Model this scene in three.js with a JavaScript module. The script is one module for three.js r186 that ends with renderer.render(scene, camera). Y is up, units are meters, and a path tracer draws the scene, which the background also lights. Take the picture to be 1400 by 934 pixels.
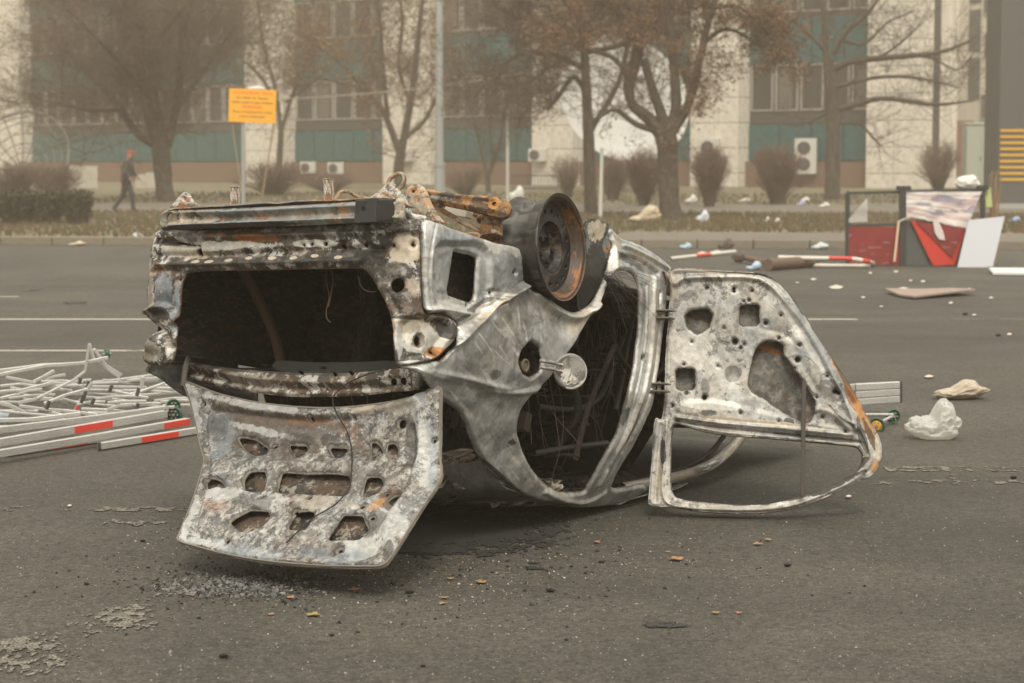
import * as THREE from 'three';
import { mergeGeometries, mergeVertices } from 'three/addons/utils/BufferGeometryUtils.js';
import { RoundedBoxGeometry } from 'three/addons/geometries/RoundedBoxGeometry.js';

// ---------------------------------------------------------------- camera, sky, sun, exposure
const FPX = 2750, EYE = 1.5, TILT = Math.atan(242 / FPX);          // focal length in photo pixels (1400 x 934)
const scene = new THREE.Scene();
const camera = new THREE.PerspectiveCamera(2 * Math.atan(467 / FPX) * 180 / Math.PI, 1400 / 934, 0.1, 900);
camera.position.set(0, EYE, 0);
camera.rotation.x = -TILT;
camera.focus = 8.0; camera.userData.fStop = 4.8;
camera.updateMatrixWorld();

const renderer = new THREE.WebGLRenderer({ antialias: true });
renderer.toneMapping = THREE.LinearToneMapping;
renderer.toneMappingExposure = 1.45;
renderer.shadowMap.enabled = true;

{ // smoky overcast sky, a little brighter overhead and around the hidden sun
  const W = 128, H = 64, d = new Float32Array(W * H * 4);
  const sunDir = new THREE.Vector3(0.06, 0.76, 0.64).normalize(), q = new THREE.Vector3();
  for (let j = 0; j < H; j++) for (let i = 0; i < W; i++) {
    const th = (j + .5) / H * Math.PI - Math.PI / 2, ph = ((i + .5) / W - .5) * 2 * Math.PI;
    q.set(Math.cos(th) * Math.cos(ph), Math.sin(th), Math.cos(th) * Math.sin(ph));
    const up = Math.max(0, q.y), g = Math.max(0, q.dot(sunDir));
    const l = 0.30 + 1.05 * up + 0.6 * g ** 4, k = (j * W + i) * 4;
    d[k] = l * 1.0; d[k + 1] = l * 0.96; d[k + 2] = l * 0.855; d[k + 3] = 1;
  }
  const t = new THREE.DataTexture(d, W, H, THREE.RGBAFormat, THREE.FloatType);
  t.mapping = THREE.EquirectangularReflectionMapping; t.magFilter = THREE.LinearFilter; t.needsUpdate = true;
  scene.background = t; scene.environment = t;
}
const sun = new THREE.DirectionalLight(new THREE.Color(1, 0.94, 0.82), 1.5);
sun.position.set(1.2, 15.2, 12.8 - 8); sun.target.position.set(0, 0, -8);
sun.castShadow = true; sun.shadow.radius = 26; sun.shadow.mapSize.set(2048, 2048);
Object.assign(sun.shadow.camera, { left: -30, right: 30, top: 30, bottom: -30, near: 1, far: 120 });
scene.add(sun, sun.target);

// ---------------------------------------------------------------- small helpers
const V3 = (x, y, z) => new THREE.Vector3(x, y, z);
const STAND = V3(0, EYE, 0);                                        // where the photographer stood
function rng(seed) { let a = seed >>> 0; return () => { a = (a + 0x6D2B79F5) | 0; let t = Math.imul(a ^ (a >>> 15), 1 | a); t = (t + Math.imul(t ^ (t >>> 7), 61 | t)) ^ t; return ((t ^ (t >>> 14)) >>> 0) / 4294967296; }; }
const clamp = (x, a = 0, b = 1) => x < a ? a : x > b ? b : x;
const mix = (a, b, t) => a + (b - a) * t;
const sst = (a, b, x) => { const t = clamp((x - a) / (b - a)); return t * t * (3 - 2 * t); };
const NG = new Float32Array(65536); { const r = rng(77); for (let i = 0; i < 65536; i++) NG[i] = r(); }
function vn(x, y) { const xi = Math.floor(x), yi = Math.floor(y); let fx = x - xi, fy = y - yi; fx *= fx * (3 - 2 * fx); fy *= fy * (3 - 2 * fy);
  const x0 = xi & 255, x1 = (xi + 1) & 255, y0 = (yi & 255) << 8, y1 = ((yi + 1) & 255) << 8;
  return mix(mix(NG[y0 + x0], NG[y0 + x1], fx), mix(NG[y1 + x0], NG[y1 + x1], fx), fy); }
function fbm(x, y, o = 4) { let s = 0, a = .5, t = 0; for (let i = 0; i < o; i++) { s += a * vn(x, y); t += a; const X = x * 1.62 - y * 1.22 + 17.3; y = x * 1.22 + y * 1.62 + 9.1; x = X; a *= .5; } return s / t; }
function rag(x, y, o = 6) { let s = 0, a = .5, t = 0; for (let i = 0; i < o; i++) { s += a * vn(x, y); t += a; const X = x * 1.62 - y * 1.22 + 11.3; y = x * 1.22 + y * 1.62 + 5.1; x = X; a *= .72; } return s / t; } // like fbm but ragged
// photo pixel -> ray, point -> photo pixel
const CT = Math.cos(TILT), ST = Math.sin(TILT);
function ray(x, y) { const a = (x - 700) / FPX, b = -(y - 467) / FPX; return V3(a, b * CT - ST, -b * ST - CT); }
function proj(p) { const y = p.y - EYE, Y = y * CT - p.z * ST, Z = y * ST + p.z * CT; return [700 + FPX * p.x / -Z, 467 - FPX * Y / -Z]; }
function ground(x, y, h = 0) { const d = ray(x, y); return d.multiplyScalar((h - EYE) / d.y).add(V3(0, EYE, 0)); }
function atDepth(x, y, depth) { const d = ray(x, y); return d.multiplyScalar(depth / -d.z).add(V3(0, EYE, 0)); }
// photo-zoom coordinates -> photo pixels
const Z = (ox, oy, k, list) => list.map(([x, y, ...r]) => [ox + x / k, oy + y / k, ...r]);
const used = {};
function numbered(n) { const c = used[n] = (used[n] ?? -1) + 1; return c ? `${n}_${String(c).padStart(3, '0')}` : n; }
function tag(o, label, category, group, kind) { if (label) o.userData.label = label; if (category) o.userData.category = category; if (group) o.userData.group = group; if (kind) o.userData.kind = kind; return o; }
function thing(name, label, category, pos = V3(0, 0, 0), group) { const g = new THREE.Group(); g.name = numbered(name); g.position.copy(pos); scene.add(g); return tag(g, label, category, group); }
function part(name, geo, mat, parent, label) { // geometry given in world coordinates (or local to the root when root sits at 0)
  const m = new THREE.Mesh(geo, mat); m.name = name; m.castShadow = m.receiveShadow = true; parent.add(m); if (label) m.userData.label = label; return m; }
function single(name, geo, mat, label, category, group, kind) { // one-mesh thing; geometry in world coordinates is recentred on its base
  geo.computeBoundingBox(); const b = geo.boundingBox, c = V3((b.min.x + b.max.x) / 2, b.min.y, (b.min.z + b.max.z) / 2);
  geo.translate(-c.x, -c.y, -c.z); const m = new THREE.Mesh(geo, mat); m.name = numbered(name); m.position.copy(c); m.castShadow = m.receiveShadow = true; scene.add(m); return tag(m, label, category, group, kind); }
const structure = (name, geo, mat) => { const m = new THREE.Mesh(geo, mat); m.name = name; m.receiveShadow = m.castShadow = true; scene.add(m); m.userData.kind = 'structure'; return m; };
const rgb = (r, g, b) => new THREE.Color().setRGB(r, g, b);
const mat = (c, rough = .8, metal = 0, extra = {}) => new THREE.MeshStandardMaterial({ color: Array.isArray(c) ? rgb(...c) : c, roughness: rough, metalness: metal, side: THREE.DoubleSide, ...extra });
const toS = (() => { const t = new Uint8Array(4097); for (let i = 0; i <= 4096; i++) { const l = i / 4096; t[i] = Math.round(255 * (l <= .0031308 ? 12.92 * l : 1.055 * l ** (1 / 2.4) - .055)); } return t; })();
function bake(w, h, fn, wrap = true) { // fn(u, v, out) writes linear colour
  const d = new Uint8Array(w * h * 4), o = [0, 0, 0];
  for (let j = 0; j < h; j++) for (let i = 0; i < w; i++) { fn((i + .5) / w, (j + .5) / h, o); const k = (j * w + i) * 4; for (let c = 0; c < 3; c++) d[k + c] = toS[Math.round(clamp(o[c]) * 4096)]; d[k + 3] = 255; }
  const t = new THREE.DataTexture(d, w, h, THREE.RGBAFormat); t.colorSpace = THREE.SRGBColorSpace; t.magFilter = THREE.LinearFilter; t.minFilter = THREE.LinearMipmapLinearFilter; t.generateMipmaps = true;
  if (wrap) t.wrapS = t.wrapT = THREE.RepeatWrapping; t.needsUpdate = true; return t; }
function curve(pts, closed = false, n = 6) { // Catmull-Rom through 2-D points
  const out = [], L = pts.length, g = i => closed ? pts[(i + L) % L] : pts[clamp(i, 0, L - 1)];
  for (let i = 0; i < (closed ? L : L - 1); i++) { const a = g(i - 1), b = g(i), c = g(i + 1), d = g(i + 2);
    for (let k = 0; k < n; k++) { const t = k / n, t2 = t * t, t3 = t2 * t; out.push([0, 1].map(j => .5 * (2 * b[j] + (c[j] - a[j]) * t + (2 * a[j] - 5 * b[j] + 4 * c[j] - d[j]) * t2 + (3 * b[j] - a[j] - 3 * c[j] + d[j]) * t3))); } }
  if (!closed) out.push(pts[L - 1].slice(0, 2)); return out; }
function cut(pts, k = .12, n = 2) { for (let i = 0; i < n; i++) { const o = []; pts.forEach((p, j) => { const q = pts[(j + 1) % pts.length]; const e = i ? .25 : k; o.push([mix(p[0], q[0], e), mix(p[1], q[1], e)], [mix(p[0], q[0], 1 - e), mix(p[1], q[1], 1 - e)]); }); pts = o; } return pts; }
const vn3 = (x, y, z) => (vn(x, y) + vn(y + 31, z) + vn(z + 57, x + 11)) / 3;
const tube = (pts, r, seg = 24, rad = 7, closed = false) => new THREE.TubeGeometry(new THREE.CatmullRomCurve3(pts, closed, 'centripetal'), seg, r, rad, closed);
function bar(a, b, r0, r1 = r0, rad = 8) { const d = b.clone().sub(a), g = new THREE.CylinderGeometry(r1, r0, d.length(), rad); g.translate(0, d.length() / 2, 0); g.applyQuaternion(new THREE.Quaternion().setFromUnitVectors(V3(0, 1, 0), d.normalize())); return g.translate(a.x, a.y, a.z); }
// box spanned between two points with a cross-section w (sideways) x h (along up)
function beam(a, b, w, h, up = V3(0, 1, 0), bevel = .002) { const d = b.clone().sub(a), L = d.length(); d.normalize(); const sd = new THREE.Vector3().crossVectors(up, d).normalize(), u = new THREE.Vector3().crossVectors(d, sd);
  const g = new RoundedBoxGeometry(w, h, L, 1, Math.min(bevel, w / 3, h / 3)); g.applyMatrix4(new THREE.Matrix4().makeBasis(sd, u, d)); return g.translate((a.x + b.x) / 2, (a.y + b.y) / 2, (a.z + b.z) / 2); }
function box(w, h, d, x, y, z, ry = 0) { const g = new THREE.BoxGeometry(w, h, d); if (ry) g.rotateY(ry); return g.translate(x, y, z); }
const clean = l => l.map(g => { const k = g.index ? g.toNonIndexed() : g; for (const n of Object.keys(k.attributes)) if (!['position', 'normal', 'uv'].includes(n)) k.deleteAttribute(n); return k; });
const smoothed = g => { g.deleteAttribute('uv'); g.deleteAttribute('normal'); const m = mergeVertices(g, 1e-5); m.computeVertexNormals(); return m; };
const merge = l => mergeGeometries(clean(l));

// ---------------------------------------------------------------- sheet metal: any outline on any parametric surface
// signed distance (negative inside) to a closed polygon
function polySdf(P) { const n = P.length, X = P.map(p => p[0]), Y = P.map(p => p[1]);
  return (x, y) => { let d = 1e9, s = 1; for (let i = 0, j = n - 1; i < n; j = i++) { const ex = X[j] - X[i], ey = Y[j] - Y[i], wx = x - X[i], wy = y - Y[i], t = clamp((wx * ex + wy * ey) / (ex * ex + ey * ey + 1e-12)), bx = wx - ex * t, by = wy - ey * t, q = bx * bx + by * by; if (q < d) d = q;
    const c1 = y >= Y[i], c2 = y < Y[j], c3 = ex * wy > ey * wx; if ((c1 && c2 && c3) || (!c1 && !c2 && !c3)) s = -s; } return s * Math.sqrt(d); }; }
function lineDist(P) { return (x, y) => { let d = 1e9; for (let i = 0; i + 1 < P.length; i++) { const ex = P[i + 1][0] - P[i][0], ey = P[i + 1][1] - P[i][1], wx = x - P[i][0], wy = y - P[i][1], t = clamp((wx * ex + wy * ey) / (ex * ex + ey * ey + 1e-12)), bx = wx - ex * t, by = wy - ey * t; d = Math.min(d, bx * bx + by * by); } return Math.sqrt(d); }; }
// where on surface P(u, v) does photo pixel (x, y) fall
function onSurface(P, x, y, u = 0, v = 0, step = .3) { for (let i = 0; i < 40; i++) { const [a, b] = proj(P(u, v)), e = 1e-4, [au, bu] = proj(P(u + e, v)), [av, bv] = proj(P(u, v + e));
    const J = [(au - a) / e, (av - a) / e, (bu - b) / e, (bv - b) / e], D = J[0] * J[3] - J[1] * J[2], rx = x - a, ry = y - b; let du = (J[3] * rx - J[1] * ry) / D, dv = (-J[2] * rx + J[0] * ry) / D; const m = Math.max(1, Math.hypot(du, dv) / step); u += du / m; v += dv / m; if (Math.hypot(du, dv) < 1e-6) break; } return [u, v]; }
function sheet({ P, sdf, box: [u0, u1, v0, v1], cell = .008, thick = .004, h = null }) {
  const nx = Math.ceil((u1 - u0) / cell), ny = Math.ceil((v1 - v0) / cell), S = new Float32Array((nx + 1) * (ny + 1)), id = (i, j) => j * (nx + 1) + i;
  const U = i => u0 + (u1 - u0) * i / nx, Vv = j => v0 + (v1 - v0) * j / ny;
  for (let j = 0; j <= ny; j++) for (let i = 0; i <= nx; i++) { let s = sdf(U(i), Vv(j)); if (i === 0 || j === 0 || i === nx || j === ny) s = Math.max(s, 1e-4); if (Math.abs(s) < 1e-6) s = 1e-6; S[id(i, j)] = s; }
  const uv = [], map = new Map(), tri = [];
  const vert = (i, j) => { const k = id(i, j) * 3; if (!map.has(k)) { map.set(k, uv.length / 2); uv.push(U(i), Vv(j)); } return map.get(k); };
  const cross = (i, j, a) => { const k = id(i, j) * 3 + 1 + a; if (!map.has(k)) { const i2 = i + (a ? 0 : 1), j2 = j + (a ? 1 : 0), s0 = S[id(i, j)], s1 = S[id(i2, j2)], t = clamp(s0 / (s0 - s1), .02, .98); map.set(k, uv.length / 2); uv.push(mix(U(i), U(i2), t), mix(Vv(j), Vv(j2), t)); } return map.get(k); };
  for (let j = 0; j < ny; j++) for (let i = 0; i < nx; i++) {
    const c = [[i, j], [i + 1, j], [i + 1, j + 1], [i, j + 1]], ins = c.map(([a, b]) => S[id(a, b)] < 0); if (!ins.some(Boolean)) continue;
    const ed = [[i, j, 0], [i + 1, j, 1], [i, j + 1, 0], [i, j, 1]], poly = [];
    for (let k = 0; k < 4; k++) { if (ins[k]) poly.push(vert(...c[k])); if (ins[k] !== ins[(k + 1) % 4]) poly.push(cross(...ed[k])); }
    for (let k = 1; k + 1 < poly.length; k++) tri.push(poly[0], poly[k], poly[k + 1]);
  }
  const fl = (() => { const u = (u0 + u1) / 2, v = (v0 + v1) / 2, p = P(u, v), A = P(u + 1e-3, v).sub(p), B = P(u, v + 1e-3).sub(p); return A.cross(B).dot(STAND.clone().sub(p)) < 0; })(); // relief rises towards the road side we stand on
  if (fl) for (let k = 0; k < tri.length; k += 3) { const t = tri[k + 1]; tri[k + 1] = tri[k + 2]; tri[k + 2] = t; }
  const n = uv.length / 2, pos = new Float32Array(n * 3), bac = new Float32Array(n * 3), a = V3(), b = V3(), e = 1e-3;
  for (let k = 0; k < n; k++) { const u = uv[2 * k], v = uv[2 * k + 1], p = P(u, v); a.copy(P(u + e, v)).sub(p); b.copy(P(u, v + e)).sub(p); const N = a.cross(b).normalize().multiplyScalar(fl ? -1 : 1), hh = h ? h(u, v) : 0;
    pos.set([p.x + N.x * hh, p.y + N.y * hh, p.z + N.z * hh], 3 * k); const q = hh - thick; bac.set([p.x + N.x * q, p.y + N.y * q, p.z + N.z * q], 3 * k); }
  const edge = new Map(); for (let k = 0; k < tri.length; k += 3) for (let m = 0; m < 3; m++) { const p = tri[k + m], q = tri[k + (m + 1) % 3], r = q * n + p; if (edge.has(r)) edge.delete(r); else edge.set(p * n + q, [p, q]); }
  const wp = [], wu = [], wi = []; for (const [p, q] of edge.values()) { const o = wp.length / 3; for (const [A, s] of [[pos, p], [pos, q], [bac, q], [bac, p]]) { wp.push(A[3 * s], A[3 * s + 1], A[3 * s + 2]); wu.push((uv[2 * s] - u0) / (u1 - u0), (uv[2 * s + 1] - v0) / (v1 - v0)); } wi.push(o, o + 2, o + 1, o, o + 3, o + 2); }
  const mk = (p, ix, w) => { const g = new THREE.BufferGeometry(); g.setAttribute('position', new THREE.BufferAttribute(new Float32Array(p), 3)); g.setAttribute('uv', new THREE.BufferAttribute(new Float32Array(w), 2)); g.setIndex(ix); g.computeVertexNormals(); return g; };
  const nuv = new Float32Array(uv.length); for (let k = 0; k < n; k++) { nuv[2 * k] = (uv[2 * k] - u0) / (u1 - u0); nuv[2 * k + 1] = (uv[2 * k + 1] - v0) / (v1 - v0); }
  const rev = []; for (let k = 0; k < tri.length; k += 3) rev.push(tri[k], tri[k + 2], tri[k + 1]);
  return mergeGeometries([mk(pos, tri, nuv), mk(bac, rev, nuv), mk(wp, wi, wu)]); }
// ---------------------------------------------------------------- burnt paint: soot, ash, bare zinc, primer and rust with flaked outlines
const TONE = { soot: [.045, .042, .038], char: [.014, .013, .012], cream: [.50, .43, .34], ash: [.56, .54, .50], zinc: [.235, .245, .25], pale: [.45, .455, .445], dust: [.30, .265, .22], rust: [.26, .105, .032], orange: [.42, .21, .065], brown: [.095, .06, .038], blue: [.20, .235, .265], mid: [.13, .125, .115] };
function burnt({ P, box: [u0, u1, v0, v1], guess = [0, 0], base = 'zinc', flakes = [], marks = [], res = 300, seed = 0, streak = 0, sdf = null, rim = [] }) {
  const w = Math.min(2048, Math.round((u1 - u0) * res)), h = Math.min(2048, Math.round((v1 - v0) * res));
  const B = marks.map(([tone, x, y, rx, ry, rot = 0, k = 1, rough = 1]) => { const c = onSurface(P, x, y, ...guess), s = Math.sin(rot), q = Math.cos(rot), a = onSurface(P, x + rx * q, y + rx * s, ...c), b = onSurface(P, x - ry * s, y + ry * q, ...c);
    const ax = a[0] - c[0], ay = a[1] - c[1], bx = b[0] - c[0], by = b[1] - c[1], D = ax * by - bx * ay; return { t: TONE[tone], c, i: [by / D, -bx / D, -ay / D, ax / D], k, rough, R: Math.max(Math.hypot(ax, ay), Math.hypot(bx, by)) * (1 + rough) }; });
  const F = flakes.map(([tone, scale, amount, k = 1, wide = .05]) => ({ t: TONE[tone], s: scale, a: amount, k, wide }));
  const bt = TONE[base], GN = 170; let G = null; if (sdf && rim.length) { G = new Float32Array((GN + 1) * (GN + 1)); for (let j = 0; j <= GN; j++) for (let i = 0; i <= GN; i++) G[j * (GN + 1) + i] = sdf(mix(u0, u1, i / GN), mix(v0, v1, j / GN)); }
  const sd = (a, b) => { const x = a * GN * .9999, y = b * GN * .9999, i = Math.floor(x), j = Math.floor(y), k = j * (GN + 1) + i; return mix(mix(G[k], G[k + 1], x - i), mix(G[k + GN + 1], G[k + GN + 2], x - i), y - j); };
  const tex = bake(w, h, (a, b, o) => { const x = mix(u0, u1, a), y = mix(v0, v1, b), X = x + seed * 3.7, Y = y + seed * 1.9;
    const n1 = fbm(X * 5, Y * 5, 3), n2 = fbm(X * 19, Y * 19, 3), n3 = fbm(X * 70, Y * 70, 2), nr = rag(X * 15 + 7, Y * 15, 7), n4 = NG[(Math.floor(X * 420) & 255) + ((Math.floor(Y * 420) & 255) << 8)];
    const st = streak ? (fbm(X * 40, Y * 5, 3) - .5) * streak : 0, l = .70 + .5 * n1 + .45 * (n2 - .5) + .5 * (n3 - .5) + .7 * (nr - .5) + .26 * (n4 - .5) + st;
    let r = bt[0] * l, g = bt[1] * l, bb = bt[2] * l;
    for (const f of F) { const n = .80 * rag(X * f.s * .45 + f.a * 31, Y * f.s * .45 + f.s, 7) + .20 * n1, w2 = f.wide * .7, m = sst(.5 - w2, .5 + w2, (n - .5) * 1.9 + .53 + f.a * 1.1) * f.k; if (m > 0) { const L = .8 + .4 * n3; r = mix(r, f.t[0] * L, m); g = mix(g, f.t[1] * L, m); bb = mix(bb, f.t[2] * L, m); } }
    for (const q of B) { const dx = x - q.c[0], dy = y - q.c[1]; if (Math.abs(dx) > q.R || Math.abs(dy) > q.R) continue; const e = dx * q.i[0] + dy * q.i[1], f = dx * q.i[2] + dy * q.i[3], d = 1 - (e * e + f * f) + q.rough * 2.6 * (nr - .5) + q.rough * .15 * (n4 - .5), m = sst(-.06, .16, d) * q.k; if (m > 0) { const L = .55 + .45 * n2 + .45 * n3 + .1 * n4; r = mix(r, q.t[0] * L, m); g = mix(g, q.t[1] * L, m); bb = mix(bb, q.t[2] * L, m); } }
    if (G) { const d = -sd(a, b); for (const [tone, wd, k, jit] of rim) { const m = sst(.10, -.10, d / wd - .5 + (nr - .5) * (jit || 3)) * k; if (m > 0) { const t = TONE[tone], L = .6 + .8 * n3; r = mix(r, t[0] * L, m); g = mix(g, t[1] * L, m); bb = mix(bb, t[2] * L, m); } } }
    o[0] = r; o[1] = g; o[2] = bb; }, false);
  return tex; }
const sheetMat = (tex, rough = .62, metal = .25, bump = .0025) => new THREE.MeshStandardMaterial({ map: tex, bumpMap: tex, bumpScale: bump, roughness: rough, metalness: metal, side: THREE.DoubleSide });
// a panel traced in photo pixels on surface P
function panel({ P, guess = [0, 0], outline, smooth = true, holes = [], dots = [], relief = [], cell, thick, flange = 0, flangeW = .012, lift = 0, wobble = 0, extra = null, pad = .01 }) {
  const to = l => l.map(([x, y]) => onSurface(P, x, y, ...guess));
  const out = to(smooth ? curve(outline, true, 5) : outline), hs = holes.map(q => to(q.length > 20 ? (q.length > 26 ? q : curve(q, true, 5)) : cut(q)));
  const U = out.map(p => p[0]), Vs = out.map(p => p[1]), bx = [Math.min(...U) - pad, Math.max(...U) + pad, Math.min(...Vs) - pad, Math.max(...Vs) + pad];
  const so = polySdf(out), sh = hs.map(q => { const s = polySdf(q), us = q.map(p => p[0]), vs = q.map(p => p[1]); return { s, b: [Math.min(...us) - .05, Math.max(...us) + .05, Math.min(...vs) - .05, Math.max(...vs) + .05] }; });
  const ds = dots.map(([x, y, r]) => { const c = onSurface(P, x, y, ...guess); const e = onSurface(P, x, y + r, ...c); return [c[0], c[1], Math.hypot(e[0] - c[0], e[1] - c[1])]; });
  const sdf = (u, v) => { let d = so(u, v); for (const q of sh) if (u > q.b[0] && u < q.b[1] && v > q.b[2] && v < q.b[3]) d = Math.max(d, -q.s(u, v)); for (const [a, b, r] of ds) { const e = r - Math.hypot(u - a, v - b); if (e > d) d = e; } if (extra) d = Math.max(d, extra(u, v)); return d; };
  const R = relief.map(([k, ...a]) => { if (k === 'line') { const f = lineDist(to(curve(a[0], false, 5))); return (u, v) => { const d = f(u, v) / a[1]; return d < 3 ? a[2] * Math.exp(-d * d) : 0; }; }
    if (k === 'poly') { const f = polySdf(to(curve(a[0], true, 5))); return (u, v) => a[1] * sst(a[2], -a[2], f(u, v)); }
    const c = onSurface(P, a[0], a[1], ...guess), ex = onSurface(P, a[0] + a[2], a[1], ...c), ey = onSurface(P, a[0], a[1] + a[3], ...c), rx = Math.hypot(ex[0] - c[0], ex[1] - c[1]), ry = Math.hypot(ey[0] - c[0], ey[1] - c[1]); return (u, v) => { const d = ((u - c[0]) / rx) ** 2 + ((v - c[1]) / ry) ** 2; return d < 5 ? a[4] * Math.exp(-d * 1.2) : 0; }; });
  const h = (u, v) => { let s = lift; for (const r of R) s += r(u, v); if (flange) s -= flange * sst(flangeW, 0, -sdf(u, v)); if (wobble) s += wobble * (fbm(u * 9 + 3, v * 9, 3) - .5) + wobble * .25 * (fbm(u * 40, v * 40, 2) - .5); return s; };
  return { geo: sheet({ P, sdf, box: bx, cell, thick, h }), box: bx, P, guess, sdf, h }; }

// ---------------------------------------------------------------- the overturned car: its own frame (s across, f forward, v up; the roof is at v = 0)
const CF = (() => { const ya = 33 * Math.PI / 180, p = 11 * Math.PI / 180, r = 3 * Math.PI / 180, F0 = V3(Math.sin(ya), 0, -Math.cos(ya)), S0 = V3(Math.cos(ya), 0, Math.sin(ya)), U = V3(0, 1, 0);
  const F = F0.clone().multiplyScalar(Math.cos(p)).addScaledVector(U, -Math.sin(p)), V1 = U.clone().multiplyScalar(Math.cos(p)).addScaledVector(F0, Math.sin(p));
  const S = S0.clone().multiplyScalar(Math.cos(r)).addScaledVector(V1, Math.sin(r)), V = V1.clone().multiplyScalar(Math.cos(r)).addScaledVector(S0, -Math.sin(r));
  const O = atDepth(915, 370, 8.7).addScaledVector(S, -.76).addScaledVector(F, -1.8).addScaledVector(V, -1.07); return { S, F, V, O }; })();
const W = (s, f, v) => CF.O.clone().addScaledVector(CF.S, s).addScaledVector(CF.F, f).addScaledVector(CF.V, v);
const RC = .09, sideS = (f, v) => .685 + .075 * sst(0, 1.3, f) - .25 * Math.pow(clamp((.52 - v) / .52, 0, 1.3), 1.35) - .05 * sst(.9, 1.15, v);
function wrap(t, v) { // walks round the body: t > 0 near side, corner, rear face, far corner
  let s, f; const sS = sideS(Math.max(0, t), v), q = Math.PI / 2 * RC, L = 2 * (sS - RC);
  if (t >= 0) { s = sS; f = RC + t; } else if (t > -q) { const a = -t / RC; s = sS - RC + RC * Math.cos(a); f = RC - RC * Math.sin(a); }
  else if (t > -q - L) { s = sS - RC + t + q; f = 0; } else { const a = Math.min((-t - q - L) / RC, 1.6); s = -(sS - RC) - RC * Math.sin(a); f = RC - RC * Math.cos(a) + Math.max(0, -t - 2 * q - L); }
  return W(s, f + .06 * Math.min(1, (s / sS) ** 2) + .02 * sst(.6, .3, v), v); }
const far = g => { // the same panel on the other flank
  const k = g.clone(), p = k.attributes.position, a = V3(); for (let i = 0; i < p.count; i++) { a.fromBufferAttribute(p, i).sub(CF.O); const s = a.dot(CF.S), f = a.dot(CF.F), v = a.dot(CF.V); a.copy(W(-s, f, v)); p.setXYZ(i, a.x, a.y, a.z); } k.index && k.setIndex([...k.index.array].reverse()); k.computeVertexNormals(); return k; };
const onV = (x, y, v) => { const d = ray(x, y), n = CF.V, o = W(0, 0, v); const t = o.clone().sub(STAND).dot(n) / d.dot(n); return d.multiplyScalar(t).add(STAND); };
const onF = (x, y, f) => { const d = ray(x, y), n = CF.F, o = W(0, f, 0); const t = o.clone().sub(STAND).dot(n) / d.dot(n); return d.multiplyScalar(t).add(STAND); };
const onS = (x, y, s) => { const d = ray(x, y), n = CF.S, o = W(s, 0, 0); const t = o.clone().sub(STAND).dot(n) / d.dot(n); return d.multiplyScalar(t).add(STAND); };

const car = thing('burned_car', 'burned out car shell lying upside down on its roof in the road', 'car');
const cp = (name, geo, m, parent = car, label) => part(name, geo, m, parent, label);

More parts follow.
